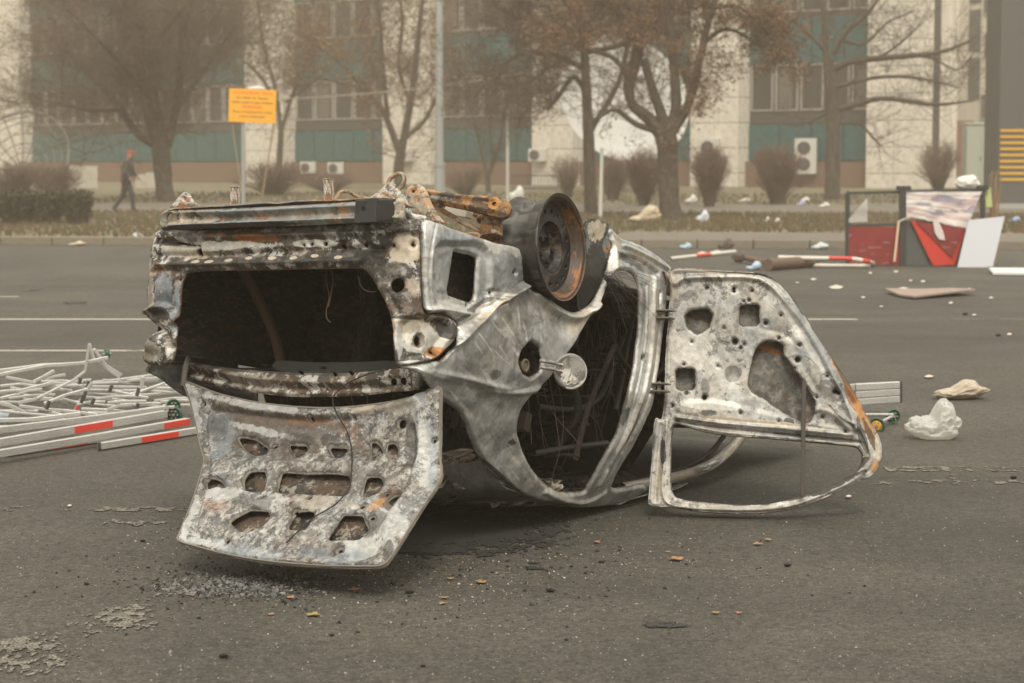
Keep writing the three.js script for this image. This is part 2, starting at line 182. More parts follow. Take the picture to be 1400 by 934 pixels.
// rear panel with the boot opening
{
  const guess = [-.7, .8];
  const p = panel({ P: wrap, guess, cell: .006, thick: .006, flange: .012, flangeW: .014, wobble: .012,
    outline: [[207, 316], [260, 314], [330, 311], [400, 307], [480, 303], [540, 301], [576, 299], [575, 325], [578, 380], [582, 426], [605, 430], [627, 442], [622, 465], [602, 489], [575, 498], [543, 501], [537, 480], [535, 445], [528, 420], [515, 394], [503, 375], [490, 367], [440, 367], [340, 369], [262, 371], [249, 380], [244, 400], [240, 440], [237, 470], [234, 492], [222, 501], [204, 499], [191, 494], [205, 468], [210, 446], [196, 431], [202, 424], [199, 400], [202, 350]],
    holes: [], dots: [[543, 390, 10], [578, 466, 7], [599, 482, 2.5], [270, 344, 4.2], [210, 345, 2], [425, 333, 2], [444, 333, 3], [467, 336, 3.2], [498, 334, 2.3], [536, 335, 2.3], [565, 334, 2.3], [414, 335, 1.8], [244, 382, 2]],
    relief: [['line', [[209, 349], [300, 349], [380, 344], [480, 340], [540, 342]], .010, -.016], ['line', [[215, 362], [300, 361], [420, 358], [495, 356]], .010, .016], ['line', [[207, 326], [330, 323], [470, 319], [572, 315]], .010, .014],
      ['poly', [[552, 437], [575, 432], [612, 440], [616, 448], [605, 470], [596, 486], [560, 494], [546, 482], [545, 450]], -.03, .010], ['ell', 612, 458, 12, 14, .02], ['ell', 543, 390, 22, 22, .010], ['line', [[531, 400], [540, 420], [548, 440]], .012, -.012],
      ['ell', 222, 395, 14, 22, .02], ['ell', 230, 425, 10, 20, -.02], ['line', [[200, 428], [225, 420], [240, 440]], .012, .03], ['line', [[208, 448], [224, 455], [232, 475]], .014, -.03], ['ell', 207, 470, 12, 14, .03], ['line', [[206, 372], [225, 367], [245, 372]], .008, -.014]] });
  const tex = burnt({ ...p, seed: 1, res: 840, base: 'mid', rim: [['soot', .010, .85], ['rust', .006, .35, 4]], flakes: [['dust', 30, -.02, .75, .08], ['soot', 24, -.01, .85, .06], ['ash', 60, -.10, .85, .05], ['brown', 18, -.10, .6, .08], ['char', 60, -.15, .8, .05]],
    marks: [['mid', 380, 316, 200, 9, -.03, .5], ['brown', 340, 326, 60, 9, -.03, .9, 1.6], ['rust', 345, 327, 28, 6, 0, .8, 1.6], ['orange', 300, 322, 12, 4, 0, .6, 1.6], ['ash', 300, 336, 75, 6, -.01, .8, 1.3], ['ash', 430, 333, 32, 5, 0, .9, 1], ['cream', 555, 340, 26, 20, 0, .95, .6], ['ash', 235, 338, 28, 12, 0, .7, 1.2], ['cream', 255, 345, 30, 8, .1, .6, 1.2], ['soot', 340, 357, 130, 6, -.02, .8, 1], ['soot', 480, 352, 40, 12, 0, .8, 1.1], ['soot', 534, 372, 40, 12, 0, .55, 1.2],
      ...[[268, 358], [287, 358], [314, 356], [340, 353], [372, 353], [402, 353], [431, 350], [463, 352]].map(([x, y]) => ['cream', x, y, 5.5, 2.6, -.05, .95, .4]), ['rust', 213, 367, 16, 9, 0, .6, 1.5], ['blue', 225, 398, 12, 30, 0, .6, 1.2], ['blue', 240, 420, 6, 30, .1, .7, 1], ['dust', 206, 400, 6, 30, 0, .7, 1],
      ['cream', 566, 450, 30, 20, .05, .95, .8], ['ash', 585, 466, 30, 18, 0, .8, 1.2], ['dust', 560, 446, 22, 10, 0, .7, .8], ['orange', 600, 484, 12, 9, 0, .95, 1.2], ['rust', 598, 484, 6, 5, 0, .9, 1.2], ['brown', 578, 466, 11, 10, 0, .7, 1.2], ['soot', 612, 452, 9, 13, -.4, .95, .5], ['soot', 560, 434, 26, 3, .1, .8, 1.2], ['cream', 565, 390, 12, 14, 0, .6, 1.4], ['soot', 548, 408, 14, 8, .5, .6, 1.5], ['pale', 545, 470, 4, 26, 0, .6, 1], ['pale', 570, 498, 34, 5, 0, .9, .6], ['dust', 205, 480, 14, 16, 0, .7, 1], ['cream', 203, 488, 8, 8, 0, .6, 1]] });
  cp('rear_panel', p.geo, sheetMat(tex), car, 'scorched rear panel around the open boot');
}
const wipes = []; { const r = rng(91); for (let k = 0; k < 90; k++) { const c = [[640, 380, 60, 50, .2], [660, 470, 50, 40, .9], [740, 440, 40, 40, 1.3], [660, 560, 40, 40, 1.0], [700, 630, 40, 40, .8], [890, 460, 12, 70, 1.6], [850, 600, 14, 40, 2.1]][k % 7]; wipes.push([r() < .5 ? 'ash' : r() < .6 ? 'zinc' : r() < .5 ? 'mid' : 'dust', c[0] + c[2] * 2 * (r() - .5), c[1] + c[3] * 2 * (r() - .5), 6 + 22 * r(), .8 + 2.2 * r(), c[4] + .5 * (r() - .5), .25 + .4 * r(), 1.7]); } }
// near flank: quarter panel, rear pillar, sill and centre pillar round the empty rear door opening
{
  const guess = [.6, .7];
  const p = panel({ P: wrap, guess, cell: .0055, thick: .005, flange: .012, flangeW: .012, wobble: .011,
    outline: [[580, 300], [601, 303], [640, 318], [680, 330], [716, 340], [716, 362], [719, 384], [732, 398], [752, 408], [770, 420], [789, 427], [806, 418], [820, 400], [832, 370], [838, 340], [833, 318], [838, 312], [852, 325], [880, 336], [908, 354], [921, 367], [914, 382], [911, 430], [905, 480], [899, 526], [891, 562], [865, 613], [843, 651], [838, 668], [858, 668], [880, 664], [886, 672], [860, 686], [835, 693], [800, 697], [760, 693], [720, 681], [682, 656], [657, 625], [641, 590], [626, 562], [602, 545], [575, 512], [545, 503], [577, 499], [604, 491], [624, 466], [628, 442], [605, 428], [584, 425], [579, 380], [576, 325]],
    holes: [[[843, 371], [858, 369], [870, 377], [876, 400], [876, 440], [873, 470], [864, 526], [848, 587], [826, 629], [806, 664], [797, 674], [765, 674], [739, 655], [723, 632], [713, 600], [711, 580], [716, 561], [731, 539], [752, 519], [765, 500], [782, 478], [798, 452], [816, 420], [833, 385]],
      Z(500, 400, 1, [[127, -58], [134, -57], [158, -50], [160, -46], [155, 8], [150, 14], [122, 4], [120, -2]]), [[726, 466], [738, 474], [742, 490], [739, 508], [727, 517], [716, 512], [710, 497], [714, 477]]],
    dots: [[672, 400, 2.6], [704, 373, 2.2], [880, 489, 3.2], [645, 417, 1.5]],
    relief: [['poly', [[597, 340], [625, 332], [668, 342], [668, 415], [660, 425], [612, 416], [597, 400]], -.022, .012], ['line', [[600, 491], [640, 455], [680, 415], [716, 392]], .012, .022], ['line', [[628, 448], [655, 432], [690, 405], [716, 386]], .010, -.014], ['line', [[585, 425], [610, 424], [640, 430]], .01, .014],
      ['line', [[716, 392], [690, 410], [700, 440], [712, 470]], .016, .016], ['line', [[735, 402], [760, 425], [790, 434], [815, 418]], .013, .020], ['line', [[838, 330], [842, 365], [830, 395], [808, 424]], .014, .016], ['ell', 660, 480, 40, 40, .010], ['line', [[575, 508], [640, 520], [700, 536], [740, 532]], .014, .014], ['line', [[700, 430], [708, 470], [704, 520]], .014, -.01], ['ell', 726, 492, 26, 34, .008],
      ['line', [[620, 570], [650, 625], [680, 660], [720, 685], [780, 694]], .016, -.012], ['line', [[745, 672], [770, 684], [800, 687], [826, 672]], .009, .014], ['line', [[893, 380], [892, 440], [886, 500], [872, 556], [842, 618], [818, 662]], .010, .018], ['line', [[904, 400], [902, 450], [896, 510], [882, 562], [852, 618]], .008, -.016], ['line', [[884, 390], [884, 450], [876, 510], [858, 580], [830, 640]], .006, -.012],
      ['line', [[850, 350], [875, 356], [900, 374]], .010, -.018], ['line', [[852, 336], [880, 348], [912, 368]], .008, .014], ['ell', 700, 610, 30, 26, -.012], ['ell', 655, 365, 26, 50, .006], ['line', [[598, 302], [590, 340], [588, 380], [592, 424]], .004, -.008], ['line', [[604, 489], [640, 460], [676, 424], [716, 396]], .004, -.008], ['line', [[722, 530], [690, 534], [640, 522], [590, 510]], .005, -.006], ['line', [[888, 384], [888, 440], [880, 505], [864, 570], [836, 630]], .003, -.007], ['ell', 690, 560, 24, 12, -.010], ['ell', 640, 545, 14, 10, .008], ['ell', 770, 446, 18, 14, -.010], ['ell', 672, 350, 14, 10, -.006]] });
  const tex = burnt({ ...p, seed: 2, res: 700, base: 'pale', streak: .30, rim: [['dust', .008, .6], ['soot', .005, .6, 4]], flakes: [['ash', 16, -.10, .45, .16], ['zinc', 7, -.06, .55, .25], ['dust', 9, -.10, .4, .2], ['mid', 5, -.16, .35, .2]],
    marks: [['zinc', 625, 360, 24, 40, 0, .55, .9], ['zinc', 640, 370, 40, 44, 0, .45, 1.2], ['ash', 620, 420, 22, 8, .2, .8, 1.4], ['ash', 655, 430, 60, 7, -.7, .9, 1.2], ['cream', 670, 425, 40, 3, -.7, .8, 1], ['soot', 648, 424, 34, 4, -.6, .7, 1.6], ['soot', 690, 398, 14, 10, -.5, .6, 1.7], ['ash', 690, 340, 30, 10, .3, .9, 1.2], ['mid', 706, 366, 10, 16, 0, .6, 1.6], ['zinc', 690, 370, 20, 22, 0, .7, 1.4], ['blue', 606, 325, 18, 14, 0, .5, 1.3], ['soot', 578, 420, 5, 30, 0, .5, 1.4],
      ['mid', 655, 470, 26, 40, .3, .55, .9], ['mid', 652, 488, 9, 9, .4, .7, 1.6], ['mid', 677, 512, 8, 6, -.4, .8, 1.3], ['mid', 688, 466, 4, 12, 0, .6, 1.2], ['mid', 640, 532, 70, 12, .15, .35, 1.1], ['mid', 662, 540, 14, 4, 0, .6, 1.4], ['soot', 703, 607, 9, 4, -.6, .9, .7], ['brown', 712, 600, 3, 10, .1, .6, 1], ['dust', 760, 390, 30, 40, .3, .5, 1], ['cream', 800, 440, 20, 26, .5, .6, 1.1], ['ash', 744, 420, 20, 22, .3, .6, 1.2], ['mid', 720, 420, 12, 34, .1, .45, 1.2], ['mid', 690, 425, 10, 30, .4, .4, 1.2],
      ['cream', 842, 340, 8, 30, 0, .55, 1], ['ash', 838, 345, 6, 34, 0, .6, 1.2], ['rust', 828, 345, 2.5, 16, 0, .7, 1], ['soot', 870, 362, 30, 5, .5, .75, 1], ['cream', 880, 352, 22, 4, .45, .7, .9], ['brown', 870, 357, 26, 2, .5, .7, 1], ['dust', 892, 430, 8, 70, .03, .55, 1], ['cream', 898, 450, 5, 60, .05, .5, 1], ['mid', 878, 410, 5, 34, 0, .6, 1], ['brown', 868, 575, 5, 40, .45, .7, 1.1], ['soot', 884, 490, 3, 8, 0, .6, 1], ['soot', 857, 568, 4, 14, .35, .8, 1], ['mid', 825, 640, 6, 40, .5, .4, 1.2], ['soot', 690, 655, 40, 3, .75, .8, .8], ['brown', 730, 686, 40, 3, .25, .7, 1], ['mid', 780, 692, 60, 5, .05, .5, 1], ['cream', 752, 668, 26, 3, .4, .5, 1], ['dust', 620, 575, 10, 4, .9, .5, 1], ['soot', 634, 590, 34, 3, 1.05, .75, .9], ...wipes] });
  const m = sheetMat(tex, .42, .42, .0012);
  cp('quarter_panel', p.geo, m, car, 'wiped grey quarter panel with wheel arch and fuel filler hole');
  const m2 = cp('quarter_panel', far(p.geo), m, car);
}
// boot lid hanging open, its pressed inner frame to the back
{
  const lw = .29, turn = .62, path = (() => { const a = []; let f = .24, v = .475, st = .01; for (let j = 0; j <= 100; j++) { const w = -.10 + j * st; if (w <= 0) { a.push([w, f, v - w]); continue; } const an = .10 + turn * sst(lw - .08, lw + .05, w); a.push([w, f, v]); f -= Math.sin(an) * st; v -= Math.cos(an) * st; } return a; })();
  const P = (u, w) => { const k = (w + .10) / .01, i = clamp(Math.floor(k), 0, path.length - 2), t = k - i, a = path[i], b = path[i + 1]; return W(u, mix(a[1], b[1], t) - .05 * (1 - (u / .7) ** 2) * sst(-.1, .5, w), mix(a[2], b[2], t)); };
  const z = l => Z(180, 460, 2.83, l), guess = [0, .3];
  const outline = z([[200, 170], [330, 215], [500, 252], [700, 270], [850, 266], [1000, 247], [1110, 220], [1187, 190], [1193, 300], [1194, 450], [1197, 545], [1130, 650], [1062, 760], [1003, 850], [968, 882], [900, 888], [700, 883], [500, 865], [350, 838], [250, 812], [174, 787], [182, 748], [207, 688], [240, 600], [266, 510], [274, 470], [262, 430], [250, 380], [232, 300], [212, 230]]);
  const holes = [[[600, 408], [668, 410], [676, 430], [655, 460], [630, 458]], [[755, 415], [822, 418], [832, 430], [812, 464], [785, 462]], [[921, 403], [945, 405], [966, 430], [960, 460], [938, 476], [924, 460]], [[985, 408], [1012, 408], [1030, 432], [1024, 474], [1000, 465], [982, 435]], [[405, 385], [470, 390], [522, 420], [520, 452], [470, 452], [430, 425]],
    [[433, 590], [432, 545], [450, 516], [515, 514], [514, 560], [504, 592], [470, 596]], [[580, 520], [600, 518], [720, 524], [838, 530], [842, 545], [830, 608], [700, 605], [565, 600], [562, 585]], [[905, 536], [958, 535], [973, 562], [952, 600], [905, 617], [888, 608]],
    [[372, 712], [452, 667], [525, 668], [531, 688], [500, 735], [455, 752], [410, 745]], [[640, 673], [700, 673], [707, 685], [670, 745], [605, 743], [604, 730]], [[818, 684], [893, 688], [900, 715], [914, 740], [880, 780], [762, 785], [758, 775]], [[280, 545], [310, 542], [345, 555], [355, 575], [330, 570], [284, 585]], [[1000, 620], [1040, 592], [1050, 600], [1035, 630], [1000, 640], [985, 632]]].map(z);
  const lidRelief = [['line', z([[285, 300], [330, 290], [520, 310], [700, 325], [860, 318]]), .012, -.016], ['line', z([[285, 310], [285, 400], [300, 500]]), .010, -.012], ['line', z([[240, 215], [330, 250], [520, 290], [700, 305], [900, 290], [1100, 245]]), .014, .012], ['line', z([[1110, 230], [1120, 350], [1110, 480], [1060, 610], [980, 740]]), .02, .016], ['line', z([[1085, 350], [1090, 470], [1040, 590], [950, 720]]), .012, -.014], ['line', z([[300, 500], [270, 600], [250, 700], [240, 750]]), .012, -.014], ['line', z([[240, 760], [350, 800], [500, 825], [700, 845], [900, 850], [970, 800]]), .014, -.010],
    ['ell', ...z([[345, 600]])[0], 24, 14, -.016], ['ell', ...z([[480, 410]])[0], 22, 16, -.012], ['ell', ...z([[640, 425]])[0], 20, 16, -.014], ['ell', ...z([[790, 430]])[0], 20, 16, -.014], ['ell', ...z([[945, 435]])[0], 16, 18, -.012], ['line', z([[380, 490], [600, 490], [860, 500]]), .012, .008], ['line', z([[380, 640], [600, 640], [850, 660]]), .010, .008], ['ell', ...z([[1045, 335]])[0], 10, 10, .008]];
  const p = panel({ P, guess, outline, holes, cell: .006, thick: .004, flange: .012, flangeW: .012, wobble: .014, dots: z([[1045, 338]]).map(q => [...q, 6]).concat(z([[552, 422], [690, 315], [368, 785], [805, 825], [612, 775], [930, 700], [985, 605], [633, 676], [890, 655], [685, 620], [1167, 400], [275, 262], [1190, 480]]).map(q => [...q, 2.2])), relief: lidRelief });
  const zb = (t, x, y, rx, ry, r = 0, k = .9, q = 1.3) => { const [c] = z([[x, y]]); return [t, c[0], c[1], rx / 2.83, ry / 2.83, r, k, q]; };
  const tex = burnt({ ...p, seed: 3, res: 840, base: 'mid', rim: [['soot', .012, .8], ['dust', .006, .5, 4]], flakes: [['dust', 30, .02, .55, .25], ['soot', 22, -.05, .6, .22], ['zinc', 12, -.03, .5, .25], ['pale', 90, -.10, .6, .12], ['ash', 150, -.12, .55, .08], ['brown', 14, -.08, .45, .2], ['char', 130, -.13, .6, .08]],
    marks: [zb('soot', 560, 370, 300, 100, .03, .52, 1.8), zb('brown', 600, 400, 280, 70, .03, .35, 2), zb('mid', 600, 350, 280, 40, .03, .5), zb('brown', 650, 330, 220, 30, .04, .55, 1.6), zb('rust', 700, 330, 120, 14, 0, .3, 2.2), zb('rust', 840, 380, 40, 40, 0, .3, 2.2), zb('pale', 480, 260, 220, 22, .15, .55, 2.0), zb('pale', 520, 370, 120, 14, .2, .55, 2.0), zb('blue', 340, 380, 50, 90, 0, .5, 2.0), zb('soot', 330, 350, 40, 60, 0, .5), zb('dust', 1000, 270, 140, 26, -.15, .7), zb('cream', 880, 270, 90, 20, 0, .4),
      zb('soot', 480, 415, 60, 32, 0, .8), zb('soot', 640, 400, 60, 30, 0, .6), zb('soot', 780, 405, 55, 30, 0, .6), zb('pale', 345, 600, 66, 36, .2, .55, 2.0), zb('soot', 320, 560, 50, 14, .2, .7), zb('rust', 330, 655, 60, 30, 0, .3, 2.2), zb('dust', 700, 640, 200, 26, .05, .7, 1.5), zb('pale', 560, 640, 100, 30, 0, .55, 2.0), zb('pale', 900, 820, 120, 44, -.1, .55, 2.0), zb('blue', 800, 850, 160, 30, .03, .5, 2.0), zb('blue', 420, 820, 170, 28, .17, .5, 2.0), zb('pale', 300, 800, 90, 20, .2, .55, 2.0), zb('pale', 1000, 720, 60, 80, .5, .55, 2.0), zb('pale', 1140, 400, 36, 160, 0, .55, 2.0), zb('blue', 1165, 420, 16, 150, 0, .5, 2.0), zb('soot', 1085, 420, 26, 80, .2, .7, 1.6), zb('soot', 930, 720, 60, 40, -.6, .6, 1.6), zb('soot', 985, 830, 24, 40, .3, .7, 1.2), zb('brown', 1000, 625, 50, 34, -.5, .9, 1), zb('orange', 940, 650, 36, 20, -.5, .5, 1.8), zb('soot', 470, 640, 90, 26, 0, .55, 1.8), zb('brown', 700, 590, 140, 18, 0, .6, 1.6), zb('pale', 225, 700, 18, 90, .3, .55, 2.0), zb('pale', 240, 280, 20, 90, -.2, .55, 2.0)] });
  const lid = new THREE.Group(); lid.name = 'boot_lid'; lid.userData.label = 'ash white boot lid hanging open with pressed holes'; car.add(lid);
  cp('inner_frame', p.geo, sheetMat(tex, .8, .1, .004), lid);
  const lidS = polySdf(curve(outline, true, 5).map(q => onSurface(P, ...q, ...guess)));
  const p2 = panel({ P, guess, outline, extra: (u, v) => lidS(u, v) + .022, cell: .012, thick: .003, lift: -.042, relief: [['line', z([[560, 560], [840, 570]]), .02, .012]] });
  cp('outer_skin', p2.geo, sheetMat(burnt({ ...p2, seed: 4, res: 400, base: 'soot', flakes: [['char', 14, .02, .8], ['brown', 20, -.06, .7], ['dust', 60, -.16, .7]], marks: [] }), .85, .05), lid);
  const rim = panel({ P, guess, outline, cell: .006, thick: .046, lift: -.001, extra: null });
  const so = rim.sdf; const rg = sheet({ P, sdf: (u, v) => Math.max(so(u, v) + .001, -(so(u, v) + .007)), box: rim.box, cell: .005, thick: .016, h: () => -.004 });
  cp('hem', rg, mat([.18, .16, .135], .8, .1), lid);
  // hinge arms and a loose wire
  const hm = mat([.16, .145, .125], .85, .1);
  cp('hinge_arm', tube([W(-.60, .40, .60), W(-.60, .30, .53), W(-.585, .26, .47), W(-.575, .245, .40)], .012, 20, 8), hm, lid);
  cp('hinge_arm', tube([W(.575, .40, .60), W(.575, .30, .53), W(.575, .26, .47), W(.57, .24, .40)], .012, 20, 8), hm, lid);
  const wp = z([[1005, 130], [920, 150], [830, 195], [790, 240], [805, 300], [845, 370], [862, 440], [862, 520], [850, 590], [800, 650], [720, 700], [650, 760], [610, 800]]).map(([x, y]) => { const q = onSurface(P, x, y, ...guess), n = P(...q); return n.addScaledVector(CF.F, -.018); });
  cp('loose_wire', tube(wp, .0028, 80, 5), mat([.02, .017, .015], .8), lid);
}
// rear deck: shelf edge and gutter behind the lid
{
  const P = (u, w) => W(u, .38 - .10 * (1 - (u / .7) ** 2) , .50 - w), guess = [0, 0];
  const z = l => Z(180, 460, 2.83, l);
  const p = panel({ P, guess, cell: .007, thick: .006, wobble: .01, flange: .01,
    outline: z([[165, 85], [250, 105], [400, 125], [600, 138], [700, 140], [860, 140], [1000, 125], [1120, 130], [1105, 200], [1000, 215], [850, 230], [600, 232], [400, 205], [250, 175], [170, 120]]), dots: z([[652, 140], [782, 146], [848, 142]]).map(q => [...q, 3.4]).concat(z([[1010, 175], [1048, 172]]).map(q => [...q, 5])),
    relief: [['line', z([[180, 95], [400, 150], [600, 172], [860, 175], [1010, 150]]), .008, .014], ['line', z([[200, 130], [400, 180], [600, 200], [860, 200], [1080, 190]]), .008, -.02]] });
  const t = burnt({ ...p, seed: 5, res: 700, base: 'dust', flakes: [['soot', 20, .02, .85], ['brown', 12, -.02, .8], ['ash', 50, -.12, .8]], marks: Z(180, 460, 2.83, [[500, 150]]).map(c => ['soot', c[0], c[1] - 8, 120, 5, .06, .8, 1]) });
  cp('rear_shelf', p.geo, sheetMat(t, .8, .1), car);
  const P2 = (u, w) => W(u, .40, .58 - w);
  const p3 = panel({ P: P2, guess, cell: .012, thick: .006, wobble: .01, outline: z([[560, 95], [700, 100], [860, 100], [1010, 95], [1025, 128], [860, 146], [700, 146], [560, 130]]), dots: z([[652, 140], [782, 146], [848, 142]]).map(q => [...q, 3.6]) });
  cp('shelf_upstand', p3.geo, mat([.06, .06, .058], .8, .1), car);
}
// bumper beam with its end brackets and posts
{
  const beamP = (u, w) => W(u, -.055 + .05 * (u / .66) ** 2, 1.02 + w), guess = [0, 0];
  const p = panel({ P: beamP, guess, cell: .006, thick: .008, wobble: .004, flange: .012, outline: [[219, 289], [260, 286], [340, 283], [420, 279], [500, 274], [545, 272], [550, 290], [548, 302], [500, 303], [420, 307], [320, 310], [240, 313], [218, 313]], smooth: true, dots: [[228, 297, 6], [241, 296, 4], [271, 297, 1.6], [298, 294, 1.6], [430, 289, 1.8], [457, 289, 2]],
    relief: [['line', [[252, 291], [340, 289], [420, 285], [500, 281], [540, 279]], .007, .016], ['line', [[232, 309], [320, 306], [420, 302], [500, 299], [545, 298]], .007, .020], ['line', [[250, 299], [340, 297], [420, 294], [500, 290]], .010, -.010]] });
  const t = burnt({ ...p, seed: 6, res: 900, base: 'mid', flakes: [['dust', 28, .0, .8], ['cream', 60, -.12, .8, .03], ['blue', 8, -.05, .6], ['rust', 30, -.15, .7]], marks: [['cream', 275, 300, 30, 5, 0, .7, 1.8], ['dust', 440, 292, 60, 8, -.05, .7, 1.2], ['blue', 380, 286, 120, 4, -.04, .7, .9], ['blue', 350, 303, 150, 3, -.04, .7, .9], ['soot', 300, 309, 120, 3, -.03, .9, .8], ['soot', 225, 297, 18, 8, 0, .5, 1], ['orange', 470, 288, 14, 8, 0, .5, 1.6]] });
  const bm = new THREE.Group(); bm.name = 'bumper_beam'; car.add(bm);
  const mt = sheetMat(t, .7, .25);
  cp('face', p.geo, mt, bm);
  // flat upper flange of the beam, rusty
  const fP = (u, w) => W(u, -.05 + .05 * (u / .66) ** 2 + w, 1.062 + .01 * fbm(u * 12, w * 12, 2));
  const fg = sheet({ P: fP, sdf: (u, w) => Math.max(Math.abs(u - .04) - .53, Math.abs(w - .09) - .088 - .006 * vn(u * 30, 2)), box: [-.66, .64, -.01, .2], cell: .012, thick: .004 });
  cp('flange', fg, sheetMat(burnt({ P: fP, box: [-.66, .64, -.01, .2], seed: 7, res: 500, base: 'dust', flakes: [['orange', 18, .03, .8], ['rust', 26, -.05, .8], ['cream', 40, -.06, .8], ['blue', 9, -.06, .7]] }), .8, .1), bm);
  const pm = sheetMat(burnt({ P: fP, box: [0, .3, 0, .3], seed: 8, res: 700, base: 'dust', flakes: [['ash', 30, -.02, .8], ['soot', 40, -.12, .8], ['rust', 20, -.15, .8]] }), .8, .15);
  for (const [x, y0, y1, w] of [[322, 256, 284, .034], [450, 245, 276, .034]]) { const a = onF(x, y1, .05), b = onF(x - 1, y0, .05); cp('mounting_post', merge([beam(a, b, w, .022, CF.F), beam(b.clone().addScaledVector(CF.V, -.004), b.clone().addScaledVector(CF.V, .001), w + .005, .026, CF.F)]), pm, bm); }
  const plate = (pts, f, hole, nm) => { const PP = (u, w) => W(u, f - .1 * w * 0, .95 + w); const q = panel({ P: PP, guess: [0, .1], cell: .006, thick: .006, flange: .006, flangeW: .006, outline: pts, smooth: true, dots: hole }); cp(nm, q.geo, pm, bm); };
  plate([[231, 287], [238, 275], [248, 264], [252, 262], [257, 265], [263, 275], [272, 283], [262, 287]], .02, [[251, 272, 2.2]], 'end_bracket');
  plate([[503, 272], [515, 262], [526, 252], [532, 249], [540, 253], [547, 265], [551, 282], [548, 300], [520, 300], [505, 285]], .0, [[528, 256, 2], [527, 271, 1.6]], 'end_bracket');
  // black box section sticking out on the near side
  { const a = onF(500, 288, -.16), b = onF(532, 287, .02); const g = merge([beam(a, b, .085, .08, CF.V, .006), beam(a.clone().addScaledVector(CF.F, -.004), a.clone().addScaledVector(CF.F, .012), .094, .089, CF.V, .003)]); const bx = cp('towing_box', g, mat([.035, .034, .033], .6, .2), bm); const hc = onF(497, 285, -.163); cp('bolt_hole', new THREE.CylinderGeometry(.009, .009, .006, 14).applyQuaternion(new THREE.Quaternion().setFromUnitVectors(V3(0, 1, 0), CF.F)).translate(hc.x, hc.y, hc.z), mat([.004, .004, .004], .9), bm); }
}
